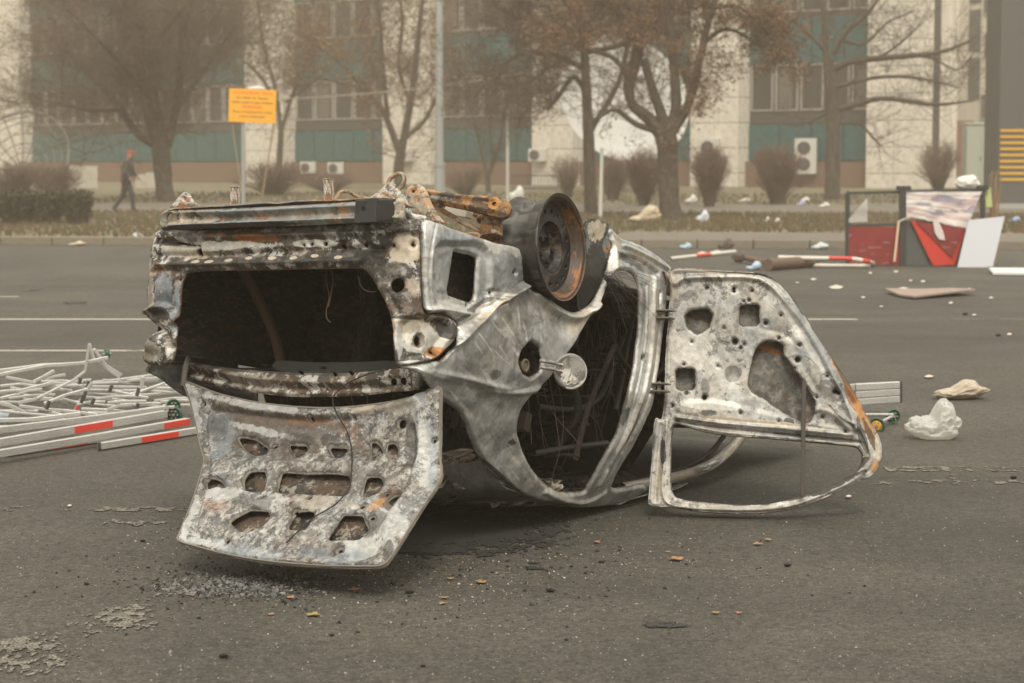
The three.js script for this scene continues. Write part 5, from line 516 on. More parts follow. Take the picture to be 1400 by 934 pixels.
// dishes
function dish(name, label, cx, cy, r, depth, face, mesh) {
  const c = atDepth(cx, cy, depth), R = r / FPX * depth, g = thing(name, label, 'satellite dish', c.clone()); const q = new THREE.Quaternion().setFromUnitVectors(V3(0, 1, 0), face.clone().normalize());
  const prof = []; for (let k = 0; k <= 16; k++) { const t = k / 16; prof.push(new THREE.Vector2(Math.max(.001, R * t), R * .26 * t * t - R * .2)); }
  if (!mesh) { part('bowl', new THREE.LatheGeometry([...prof, new THREE.Vector2(R + .02, R * .26 - R * .2 - .04), ...prof.slice().reverse().map(p => new THREE.Vector2(p.x, p.y - .06))], 64).applyQuaternion(q), mat([.46, .455, .43], .7), g);
    const f = V3(0, R * .75, 0); for (let k = 0; k < 3; k++) { const a = k * 2.094 + .5; part('feed_strut', bar(V3(Math.cos(a) * R * .9, 0, Math.sin(a) * R * .9), f, .03).applyQuaternion(q), mat([.4, .4, .38], .6), g); } part('feed_horn', new THREE.CylinderGeometry(.1, .16, .35, 14).translate(f.x, f.y, f.z).applyQuaternion(q), mat([.3, .3, .3], .6), g); }
  else { const l = []; for (let k = 1; k <= 6; k++) { const t = k / 6; l.push(new THREE.TorusGeometry(R * t, k === 6 ? .05 : .02, 5, 48).rotateX(Math.PI / 2).translate(0, R * .26 * t * t - R * .2, 0)); } part('mesh_ring', merge(l).applyQuaternion(q), mat([.16, .155, .14], .8), g); for (let k = 0; k < 18; k++) { const a = k / 18 * Math.PI * 2; part('rib', tube([.05, .35, .7, 1].map(t => V3(Math.cos(a) * R * t, R * .26 * t * t - R * .2, Math.sin(a) * R * t)), .025, 8, 4).applyQuaternion(q), mat([.16, .155, .14], .8), g); } }
  const h = c.y - vergeY(c.x, c.z); part('mast', bar(V3(0, -h, -.5), V3(0, -.1, -.35), .14, .12, 12), mat([.35, .35, .33], .7), g); return g; }
dish('satellite_dish', 'large white satellite dish behind the leafy street trees', 852, 136, 94, 74, V3(.35, .45, 1), false);
dish('mesh_dish', 'dark wire mesh dish in front of the white pylon', 22, 226, 80, 76, V3(-.3, .55, 1), true);
// ---------------------------------------------------------------- trees and shrubs
const barkTex = bake(256, 512, (u, v, o) => { const n = fbm(u * 20, v * 10, 4), s = fbm(u * 60, v * 14, 3), l = .5 + .9 * n * s * 2; o[0] = .075 * l; o[1] = .06 * l; o[2] = .046 * l; });
const bark = new THREE.MeshStandardMaterial({ map: barkTex, bumpMap: barkTex, bumpScale: .03, roughness: .95 });
const twigM = mat([.085, .062, .047], .95), twigRed = mat([.15, .092, .072], .95);
const leafM = c => new THREE.MeshStandardMaterial({ color: rgb(...c), roughness: .9, side: THREE.DoubleSide });
class Sticks { constructor() { this.p = []; this.n = []; } // thin tapered three-sided sticks
  add(a, b, r0, r1) { const d = b.clone().sub(a); const u = Math.abs(d.y) < .9 * d.length() ? V3(0, 1, 0) : V3(1, 0, 0), s = new THREE.Vector3().crossVectors(d, u).normalize(), t = new THREE.Vector3().crossVectors(s, d).normalize(); const ring = (c, r) => [0, 2.094, 4.189].map(k => c.clone().addScaledVector(s, Math.cos(k) * r).addScaledVector(t, Math.sin(k) * r)); const A = ring(a, r0), B = ring(b, r1); for (let k = 0; k < 3; k++) { const m = (k + 1) % 3; for (const q of [A[k], A[m], B[m], A[k], B[m], B[k]]) this.p.push(q.x, q.y, q.z); } }
  leaf(c, s, r) { const a = r() * 6.3, b = r() * 3.1, x = V3(Math.cos(a), Math.sin(b) * .8, Math.sin(a)).multiplyScalar(s), y = V3(-Math.sin(a) * .5, Math.cos(b), Math.cos(a) * .5).multiplyScalar(s * .6); const q = [c.clone().sub(x), c.clone().add(y), c.clone().add(x), c.clone().sub(y)]; for (const k of [0, 1, 2, 0, 2, 3]) this.p.push(q[k].x, q[k].y, q[k].z); }
  geo() { const g = new THREE.BufferGeometry(); g.setAttribute('position', new THREE.Float32BufferAttribute(this.p, 3)); g.computeVertexNormals(); return g; } }
const inDish = (q, b) => { const [x, y] = proj(q.clone().add(b)); return ((x - 848) / 92) ** 2 + ((y - 136) / 78) ** 2 < 1; }; // branches are sparser in front of the dish
function tree(label, depth, limbs, o) {
  const r = rng(o.seed), base = standAt(limbs[0][0][0], depth), g = thing('street_tree', label, 'tree', base, o.group); const P = ([x, y, w, dz = 0]) => { const q = atDepth(x, y, depth + dz); return q.sub(base); };
  const wood = [], tw = new Sticks(), lf = new Sticks(), top = y => atDepth(700, y, depth).y - base.y, maxY = top(-110);
  const grow = (a, d, len, rad, lev) => { const n = 3, pts = [a]; let p = a.clone(), v = d.clone(); for (let k = 0; k < n; k++) { v.add(V3((r() - .5) * .55, (r() - .42) * .45 + (o.droop || 0), (r() - .5) * .55)).normalize(); p = p.clone().addScaledVector(v, len / n); pts.push(p); }
    for (let k = 0; k < n; k++) tw.add(pts[k], pts[k + 1], mix(rad, rad * .45, k / n), mix(rad, rad * .45, (k + 1) / n));
    if (lev > 0) { const c = o.kids[lev]; for (let k = 0; k < c; k++) { const t = .25 + .75 * r(), i = Math.min(n - 1, Math.floor(t * n)), q = pts[i].clone().lerp(pts[i + 1], t * n - i); if (q.y > maxY) continue; if (o.thin && inDish(q, base) && r() < o.thin) continue; const dd = v.clone().multiplyScalar(.5).add(V3((r() - .5) * 1.7, (r() - .4) * 1.3, (r() - .5) * 1.7)).normalize(); grow(q, dd, len * (.42 + .3 * r()), Math.max(.0035, rad * .55), lev - 1); } }
    if (lev <= 1 && o.leaves) for (let k = 0; k < o.leaves; k++) if (r() < (o.leafChance ?? 1) && !(o.thin && inDish(a, base) && r() < .6)) lf.leaf(pts[1 + Math.floor(r() * n)].clone().add(V3((r() - .5) * .2, (r() - .5) * .2, (r() - .5) * .2)), (o.leafSize || .045) * (.6 + .8 * r()), r); };
  limbs.forEach((L, li) => { const pts = L.map(P); if (li === 0) pts[0].y = -.05; const cv = new THREE.CatmullRomCurve3(pts, false, 'centripetal'), seg = Math.max(6, L.length * 4), geo = new THREE.TubeGeometry(cv, seg, 1, 9, false), pos = geo.attributes.position; for (let i = 0; i <= seg; i++) { const t = i / seg, k = t * (L.length - 1), j = Math.min(L.length - 2, Math.floor(k)), w = mix(L[j][2], L[j + 1][2], k - j) / 2 / FPX * depth, c = cv.getPoint(t); for (let q = 0; q <= 9; q++) { const id = i * 10 + q, wob = w * (1 + .18 * (vn(q * 2.2 + li, i * .9) - .5)); pos.setXYZ(id, c.x + (pos.getX(id) - c.x) * wob, c.y + (pos.getY(id) - c.y) * wob, c.z + (pos.getZ(id) - c.z) * wob); } } geo.computeVertexNormals(); wood.push(geo);
    if (li === 0) part('trunk', geo, bark, g); else part('limb', geo, bark, g);
    const cnt = Math.round(o.per * L.length * (li ? 1 : .35)); for (let k = 0; k < cnt; k++) { const t = (li ? .15 : .6) + (li ? .85 : .4) * r(), q = cv.getPoint(t), d = cv.getTangent(t).multiplyScalar(.6).add(V3((r() - .5) * 2, (r() - .35) * 1.3, (r() - .5) * 2)).normalize(); grow(q, d, o.len * (.6 + .8 * r()), o.rad * (.6 + .6 * r()), o.kids.length - 1); } });
  const tm = part('twigs', tw.geo(), o.twig || twigM, g); tm.userData.kind = 'stuff'; if (lf.p.length) { const c = part('crown', lf.geo(), leafM(o.leaf), g); c.userData.kind = 'stuff'; } return g; }
tree('broad hazy tree with a forked trunk and dense brown twigs behind the walking person', 66, [[[228, 290, 26], [224, 250, 24], [221, 215, 26], [218, 190, 22]], [[218, 195, 17], [206, 170, 14], [196, 120, 12], [184, 60, 10], [170, 0, 8], [150, -60, 5]], [[216, 200, 13], [190, 185, 11], [165, 150, 9], [130, 110, 7, 2], [90, 70, 5, 3]], [[221, 190, 16], [215, 150, 14], [200, 90, 11, -1], [190, 30, 8, -2], [195, -40, 5]], [[228, 200, 15], [238, 160, 12], [246, 110, 10], [250, 50, 8], [262, -10, 6]], [[240, 150, 9], [262, 120, 8, 2], [290, 80, 6, 3], [320, 40, 4, 3]], [[196, 120, 8], [150, 70, 6, -3], [100, 20, 4, -4], [60, -20, 3]], [[214, 60, 7], [250, 10, 5, -3], [290, -40, 4]], [[170, 150, 6], [120, 150, 5, -2], [70, 140, 3, -2]]], { seed: 101, kids: [0, 5, 6, 5], per: 6.6, len: 2.1, rad: .02, leaves: 2, leafChance: .5, leaf: [.13, .09, .06], leafSize: .03, twig: mat([.125, .088, .064], .95) });
tree('slender pale tree with sparse orange leaves left of the grey lamp post', 80, [[[548, 265, 16], [545, 235, 15], [548, 205, 13]], [[548, 210, 11], [556, 170, 10], [566, 110, 9], [572, 50, 7], [580, -20, 5]], [[547, 212, 10], [536, 180, 9], [522, 150, 8], [496, 120, 6], [470, 90, 5], [430, 60, 3]], [[552, 190, 7], [580, 165, 6], [594, 140, 5], [620, 100, 4]], [[530, 160, 7], [524, 100, 6], [520, 40, 5], [510, -30, 4]], [[560, 140, 6], [545, 90, 5], [550, 30, 4], [540, -40, 3]], [[496, 120, 4], [450, 110, 3, 2], [400, 100, 2, 2]]], { seed: 102, kids: [0, 4, 5, 4], per: 4, len: 1.7, rad: .016, leaves: 2, leafChance: .55, leaf: [.20, .11, .045], leafSize: .05 });
tree('dark tree with a straight trunk and a dense rust brown crown before the white dish', 55, [[[808, 302, 19], [807, 260, 17], [805, 200, 16], [803, 150, 14], [800, 90, 12], [795, 30, 9], [790, -40, 6]], [[805, 185, 9], [815, 165, 8], [832, 140, 7], [850, 100, 6], [860, 40, 5]], [[803, 130, 8], [785, 105, 7], [765, 130, 6], [748, 150, 5]], [[801, 95, 9], [770, 80, 8], [735, 70, 6], [700, 80, 4], [676, 110, 3]], [[797, 60, 8], [760, 40, 7], [715, 25, 5], [680, 10, 4]], [[800, 72, 8], [840, 64, 7], [870, 55, 6]], [[795, 30, 6], [760, -10, 5], [720, -40, 4]], [[795, 40, 6], [830, 0, 5], [850, -40, 4]], [[770, 80, 5], [740, 100, 4, -1], [715, 120, 3, -1]]], { seed: 103, kids: [0, 5, 6, 5], per: 5, len: 1.25, rad: .014, thin: .45, leaves: 2, leafChance: .6, leaf: [.13, .072, .04], leafSize: .03 });
tree('stout old tree with cut trunk and rusty leaf clumps before the white dish', 49.5, [[[917, 309, 32], [915, 275, 29], [913, 235, 28], [912, 195, 30], [908, 175, 30]], [[905, 185, 20], [885, 160, 17], [866, 145, 16], [858, 125, 16], [868, 90, 17], [876, 40, 15], [880, -30, 10]], [[912, 180, 17], [902, 150, 14], [890, 115, 12], [880, 80, 11]], [[915, 182, 18], [924, 150, 15], [922, 100, 13], [916, 40, 12], [912, -30, 9]], [[918, 182, 14], [938, 150, 12], [955, 90, 11], [966, 40, 9], [985, -20, 7]], [[866, 120, 8], [840, 80, 7], [810, 70, 5], [780, 60, 4]], [[878, 30, 7], [850, 0, 6], [810, -30, 4]], [[900, 180, 10], [870, 170, 8], [840, 150, 6], [820, 160, 4]], [[960, 60, 7], [990, 40, 6], [1020, 50, 4], [1045, 70, 3]], [[975, 10, 7], [1010, 10, 5], [1045, 40, 4], [1060, 60, 3]]], { seed: 104, kids: [0, 5, 5, 4], per: 3.6, len: .85, rad: .013, thin: .45, leaves: 2, leafChance: .8, leaf: [.17, .088, .042], leafSize: .036 });
tree('bare tree with long horizontal branches reaching towards the striped pillar', 66, [[[1138, 290, 23], [1138, 255, 21], [1138, 200, 20], [1138, 150, 19], [1134, 100, 17], [1132, 80, 14]], [[1130, 85, 9], [1128, 50, 8], [1124, 0, 6], [1120, -40, 4]], [[1138, 95, 11], [1160, 85, 10], [1200, 80, 8], [1250, 76, 7], [1290, 70, 5], [1330, 55, 3]], [[1138, 75, 9], [1146, 60, 8], [1160, 40, 7], [1185, 20, 6], [1200, 0, 4], [1225, -30, 3]], [[1140, 150, 9], [1165, 145, 8], [1200, 135, 7], [1240, 138, 6], [1280, 143, 5], [1330, 138, 2]], [[1132, 75, 6], [1110, 50, 5], [1098, 40, 4], [1080, 20, 3]], [[1136, 150, 5], [1120, 160, 4], [1104, 168, 3]], [[1140, 120, 6], [1170, 112, 5], [1200, 106, 5], [1240, 105, 4], [1280, 112, 3], [1310, 120, 2]], [[1145, 168, 5], [1175, 170, 4], [1195, 190, 3], [1205, 200, 2]], [[1250, 76, 4], [1275, 80, 3], [1310, 95, 2], [1330, 75, 2]], [[1150, 55, 5], [1180, 60, 4], [1215, 30, 3], [1250, 15, 2]], [[1200, 80, 4], [1230, 60, 3], [1262, 30, 2]]], { seed: 105, kids: [0, 3, 4], per: 4.5, len: 1.2, rad: .013, leaves: 0 });
tree('small thin forked tree by the lamp post in front of the brown plinth', 74, [[[668, 268, 8], [667, 250, 7], [666, 238, 7]], [[666, 238, 5], [660, 215, 4], [652, 180, 3], [640, 140, 2]], [[668, 238, 6], [676, 215, 5], [684, 190, 4], [690, 150, 3], [700, 110, 2]], [[676, 215, 4], [670, 180, 3], [672, 130, 2]]], { seed: 106, kids: [0, 4, 4], per: 6, len: 1.0, rad: .011, leaves: 1, leafChance: .3, leaf: [.11, .07, .05] });
tree('far hazy tree standing behind the yellow sign', 88, [[[380, 262, 10], [382, 220, 9], [384, 180, 8]], [[384, 180, 6], [376, 120, 5], [360, 60, 4], [352, 0, 3]], [[384, 180, 6], [400, 130, 5], [420, 80, 4], [440, 20, 3]], [[384, 160, 5], [360, 110, 4], [330, 80, 3]], [[390, 140, 4], [430, 110, 3], [470, 80, 2]]], { seed: 107, kids: [0, 5, 5, 4], per: 4, len: 1.7, rad: .014, leaves: 2, leafChance: .5, leaf: [.15, .095, .05], leafSize: .045 });
// leafless shrubs: many stems fanning out of a stool
function shrub(label, px, base, wpx, hpx, depth, o) { const r = rng(o.seed), b = o.y !== undefined ? V3(atDepth(px, base, depth).x, o.y, -depth) : standAt(px, depth), g = thing(o.name || 'leafless_shrub', label, 'shrub', b, o.group), Wd = wpx / FPX * depth / 2, H = hpx / FPX * depth, st = new Sticks(), tw = new Sticks(), lf = new Sticks();
  for (let k = 0; k < o.stems; k++) { const a = r() * 6.283, q = Math.sqrt(r()) * (o.wide ? 1 : .7 + .55 * vn(a * 1.3 + o.seed * 7, 2)), tip = V3(Math.cos(a) * Wd * q, H * (o.wide ? .95 : .42 + .56 * Math.sqrt(Math.max(0, 1 - q * q * .92))) * (.80 + .24 * r()), Math.sin(a) * Wd * q), s0 = V3(Math.cos(a) * Wd * .2 * r(), -.03, Math.sin(a) * Wd * .2 * r()); if (o.wide) s0.set(tip.x * .8, -.03, tip.z * .8); const m = s0.clone().lerp(tip, .5).add(V3(tip.x * -.10 + (r() - .5) * .16, H * .03, tip.z * -.10 + (r() - .5) * .16)); st.add(s0, m, .014, .009); st.add(m, tip, .009, .003);
    for (let t = 0; t < o.twigs; t++) { const u = .25 + .75 * r(), c = u < .5 ? s0.clone().lerp(m, u * 2) : m.clone().lerp(tip, u * 2 - 1), e = c.clone().add(V3((r() - .5) * .55, .32 * r(), (r() - .5) * .55).multiplyScalar(o.tl || 1)); const rr = Math.hypot(e.x, e.z); const lim = Wd * (o.wide ? 1.06 : 1.3); if (rr > lim) { e.x *= lim / rr; e.z *= lim / rr; } tw.add(c, e, .005, .0025); if (o.leaves) for (let q2 = 0; q2 < o.leaves; q2++) lf.leaf(e.clone().add(V3((r() - .5) * .12, (r() - .5) * .12, (r() - .5) * .12)), .03 * (.6 + .8 * r()), r); } }
  part('stems', st.geo(), bark, g).userData.kind = 'stuff'; part('twigs', tw.geo(), o.m || twigRed, g).userData.kind = 'stuff'; if (o.leaves) part('leaves', lf.geo(), leafM(o.leaf), g).userData.kind = 'stuff'; return g; }
const SG = 'leafless shrubs on the lawn before the building';
shrub('round leafless shrub between the stout tree and the pale pier', 970, 289, 66, 82, 60, { seed: 1, stems: 210, twigs: 20, group: SG });
shrub('wide vase shaped leafless shrub beside the twin fan air conditioner', 1062, 288, 82, 84, 62, { seed: 2, stems: 250, twigs: 20, group: SG });
shrub('leafless shrub showing between the dish trunk and the stout tree', 880, 288, 62, 78, 61, { seed: 3, stems: 180, twigs: 18, group: SG });
shrub('low reddish leafless shrub behind the straight dark trunk', 838, 285, 60, 66, 66, { seed: 4, stems: 110, twigs: 12, group: SG });
shrub('leafless shrub before the reddish brown wall by the cabinet', 1284, 262, 66, 70, 76, { seed: 5, stems: 160, twigs: 18, group: SG });
shrub('spreading red brown shrub under the yellow sign', 375, 275, 110, 46, 72, { seed: 6, stems: 170, twigs: 13, group: SG });
shrub('red brown shrub right of the yellow sign below the air conditioners', 450, 275, 90, 26, 74, { seed: 7, stems: 120, twigs: 12, group: SG });
shrub('small red brown shrub at the foot of the lamp post', 638, 275, 60, 44, 70, { seed: 8, stems: 90, twigs: 12, group: SG });
shrub('red brown shrub left of the straight dark trunk', 776, 282, 56, 60, 68, { seed: 9, stems: 90, twigs: 12, group: SG });
for (const [x, w, h, s, l] of [[20, 90, 58, 11, 'red brown shrub under the wire mesh dish'], [75, 90, 56, 12, 'red brown shrub beside the white panels behind the hedge'], [-35, 80, 60, 13, 'red brown shrub behind the hedge left of the mesh dish']]) shrub(l, x, 285, w, h, 64, { seed: s, stems: 150, twigs: 13, group: SG });
for (const [x, w, s, l] of [[20, 50, 14, 'trimmed dense hedge block under the mesh dish'], [62, 46, 15, 'trimmed dense hedge block in the middle of the hedge row'], [105, 36, 16, 'trimmed narrow hedge block nearest the walking person'], [-28, 50, 17, 'trimmed dense hedge block at the far end of the row']]) shrub(l, x, 318, w, 42, 45.5, { seed: s, stems: 160, twigs: 16, wide: 1, tl: .45, name: 'hedge_block', leaves: 2, leaf: [.062, .058, .036], m: mat([.06, .048, .036], .95), group: 'hedge blocks along the kerb' });
// ---------------------------------------------------------------- poles, sign, wire
{
  const gal = mat([.36, .37, .37], .5, .3), wht = mat([.55, .53, .48], .7);
  { const d = 62, b = standAt(601, d), g = thing('lamp_post', 'tall grey steel lamp post with a thicker collared foot', 'lamp post', b), k = d / FPX, yc = EYE + (225 - 225) * k - b.y; part('foot', new THREE.CylinderGeometry(7.4 * k, 7.6 * k, yc, 20).translate(0, yc / 2, 0), gal, g); part('collar', new THREE.CylinderGeometry(8.4 * k, 8.4 * k, .1, 20).translate(0, yc, 0), gal, g); part('shaft', new THREE.CylinderGeometry(3.6 * k, 5.6 * k, 9, 20).translate(0, yc + 4.5, 0), gal, g); part('lamp_arm', tube([V3(0, yc + 8.9, 0), V3(0, yc + 9.4, .3), V3(0, yc + 9.6, 1.4)], .05, 12, 8), gal, g); part('lamp_head', new RoundedBoxGeometry(.3, .14, .7, 2, .05).translate(0, yc + 9.6, 1.7), gal, g); }
  const stick = (label, px, ptop, depth, r, lean = 0) => { const b = standAt(px, depth), t = atDepth(px + lean, ptop, depth), g = thing('marker_pole', label, 'pole', b, 'slim poles along the verge'); part('shaft', bar(V3(0, -.02, 0), t.clone().sub(b), r, r * .85, 10), wht, g); part('cap', new THREE.SphereGeometry(r * 1.15, 10, 6).translate(...t.clone().sub(b).toArray()), wht, g); };
  stick('slim white pole between the lamp post and the dish', 694, 152, 55, .052); stick('slim pale pole standing beside the straight dark trunk', 821, 204, 50, .05, 2);
  // yellow notice on its post with two wooden props
  const d = 60, b = standAt(332, d), g = thing('notice_sign', 'yellow notice board with red and dark lettering on a grey post', 'sign', b), k = d / FPX, P = (x, y, dz = 0) => atDepth(x, y, d + dz).sub(b);
  const cv = document.createElement('canvas'); cv.width = 670; cv.height = 460; const c = cv.getContext('2d'); c.fillStyle = '#f0a818'; c.fillRect(0, 0, 670, 460); c.textAlign = 'center'; c.textBaseline = 'middle';
  for (const [t, y, s, col] of [['РОССИЯ АЛМАТЫ ҚАЛАСЫ', 52, 44, '#d8401c'], ['осы аймақтың барлық', 118, 44, '#5c4a28'], ['аймағында жүруге тыйым', 182, 44, '#4a4230'], ['ВНИМАНИЕ!', 246, 46, '#c8341c'], ['Вход посторонним в зону', 314, 44, '#6a4c22'], ['строго запрещён', 376, 44, '#54462c']]) { c.fillStyle = col; c.font = `bold ${s}px sans-serif`; c.fillText(t, 335, y, 600); }
  const tx = new THREE.CanvasTexture(cv); tx.colorSpace = THREE.SRGBColorSpace; const A = P(313, 122), B = P(378, 168), w = B.x - A.x, h = A.y - B.y;
  const bd = new THREE.BoxGeometry(w, h, .03), cx = (A.x + B.x) / 2, cy = (A.y + B.y) / 2; part('board', bd.rotateZ(-.045).translate(cx, cy, .09), mat([.70, .38, .03], .6), g); part('lettering', new THREE.PlaneGeometry(w * .985, h * .985).rotateZ(-.045).translate(cx, cy, .108), new THREE.MeshStandardMaterial({ map: tx, roughness: .6 }), g);
  part('post', bar(V3(0, -.02, 0), P(332, 130), .055, .055, 14), gal, g); part('prop', bar(P(330, 264), P(317, 166), .022), mat([.28, .22, .16], .9), g); part('prop', bar(P(358, 270), P(375, 166), .024), mat([.30, .20, .13], .9), g); part('lamp_cap', new THREE.SphereGeometry(.28, 16, 8, 0, 6.3, 0, 1.5).scale(1, .35, .6).translate(...P(350, 122, .3).toArray()), wht, g);
  const wl = [atDepth(300, 138, 70), atDepth(400, 135, 70), atDepth(500, 128, 70), atDepth(600, 118, 69), atDepth(690, 104, 68), atDepth(800, 84, 67), atDepth(900, 60, 66)]; single('overhead_wire', tube(wl, .018, 60, 5), mat([.34, .32, .28], .7), 'pale overhead wire strung past the lamp post', 'wire');
}
// ---------------------------------------------------------------- a person walking on the footpath
{
  const d = 56, b = standAt(172, d), g = thing('person', 'person in dark clothes and a red cap walking past the hedge', 'person', b), H = 1.72;
  const J = { hip: [0, .92, 0], chest: [.06, 1.28, 0], neck: [.09, 1.46, 0], head: [.13, 1.60, 0], lk: [.17, .50, .08], la: [.20, .09, .08], lt: [.32, .04, .09], rk: [-.10, .50, -.08], ra: [-.36, .13, -.08], rt: [-.31, .03, -.08], ls: [.06, 1.40, .19], le: [.02, 1.13, .25], lh: [.16, .93, .24], rs: [.06, 1.40, -.19], re: [.14, 1.12, -.25], rh: [.30, .98, -.20] };
  const bones = [['hip', 'chest', .155, .17], ['chest', 'neck', .165, .06], ['neck', 'head', .055, .06], ['head', 'head', .105, .105], ['hip', 'lk', .11, .075], ['lk', 'la', .07, .05], ['la', 'lt', .05, .04], ['hip', 'rk', .11, .075], ['rk', 'ra', .07, .05], ['ra', 'rt', .05, .04], ['chest', 'ls', .12, .085], ['ls', 'le', .075, .058], ['le', 'lh', .054, .04], ['chest', 'rs', .12, .085], ['rs', 're', .075, .058], ['re', 'rh', .054, .04]];
  const cap = (p, a, c, r0, r1) => { const ax = c[0] - a[0], ay = c[1] - a[1], az = c[2] - a[2], l = ax * ax + ay * ay + az * az, t = l ? clamp(((p[0] - a[0]) * ax + (p[1] - a[1]) * ay + (p[2] - a[2]) * az) / l) : 0; return Math.hypot(p[0] - a[0] - ax * t, p[1] - a[1] - ay * t, p[2] - a[2] - az * t) - mix(r0, r1, t); };
  const smin = (x, y, k) => { const h = clamp(.5 + .5 * (y - x) / k); return mix(y, x, h) - k * h * (1 - h); };
  const f = p => { let s = 9; for (const [a, c, r0, r1] of bones) s = smin(s, cap(p, J[a], J[c], r0, r1), .05); return s; };
  const { MarchingCubes } = await import('three/addons/objects/MarchingCubes.js');
  const N = 84, mc = new MarchingCubes(N, mat([1, 1, 1]), false, false, 200000); mc.isolation = 0; for (let z = 0; z < N; z++) for (let y = 0; y < N; y++) for (let x = 0; x < N; x++) mc.field[z * N * N + y * N + x] = -f([(x / N * 2 - 1) * .95, (y / N * 2 - 1) * .95 + .88, (z / N * 2 - 1) * .95]); mc.update();
  const n = mc.count, pos = new Float32Array(n * 3), nor = new Float32Array(n * 3), col = []; for (let i = 0; i < n; i++) { const p = [mc.positionArray[3 * i] * .95, mc.positionArray[3 * i + 1] * .95 + .88, mc.positionArray[3 * i + 2] * .95]; pos.set(p, 3 * i); nor.set([mc.normalArray[3 * i], mc.normalArray[3 * i + 1], mc.normalArray[3 * i + 2]], 3 * i); const hand = Math.min(Math.hypot(p[0] - J.lh[0], p[1] - J.lh[1], p[2] - J.lh[2]), Math.hypot(p[0] - J.rh[0], p[1] - J.rh[1], p[2] - J.rh[2])); const c = p[1] > 1.5 || hand < .06 ? [.36, .22, .16] : p[1] < .1 ? [.03, .03, .03] : p[1] < .9 ? [.04, .038, .038] : [.06, .054, .05]; col.push(...c); }
  const bg = new THREE.BufferGeometry(); bg.setAttribute('position', new THREE.BufferAttribute(pos, 3)); bg.setAttribute('color', new THREE.Float32BufferAttribute(col, 3)); bg.computeVertexNormals(); part('body', bg, new THREE.MeshStandardMaterial({ vertexColors: true, roughness: .9, side: THREE.DoubleSide }), g);
  part('cap', merge([new THREE.SphereGeometry(.118, 18, 8, 0, 6.3, 0, 1.5).translate(.125, 1.625, 0), new THREE.CylinderGeometry(.07, .08, .02, 14).scale(1.2, 1, 1).translate(.225, 1.63, 0)]), mat([.22, .04, .03], .8), g);
  const fing = []; for (const h of [J.lh, J.rh]) for (let k = 0; k < 5; k++) fing.push(bar(V3(h[0] + .015, h[1] - .02, h[2] - .03 + .014 * k), V3(h[0] + .035 + (k === 4 ? .02 : 0), h[1] - .085 + (k === 4 ? .04 : .006 * Math.abs(k - 1.5)), h[2] - .03 + .016 * k), .009, .007, 6)); part('fingers', merge(fing), mat([.36, .22, .16], .7), g);
  part('nose', new THREE.ConeGeometry(.018, .04, 6).rotateZ(-1.57).translate(.24, 1.585, 0), mat([.36, .22, .16], .7), g);
}
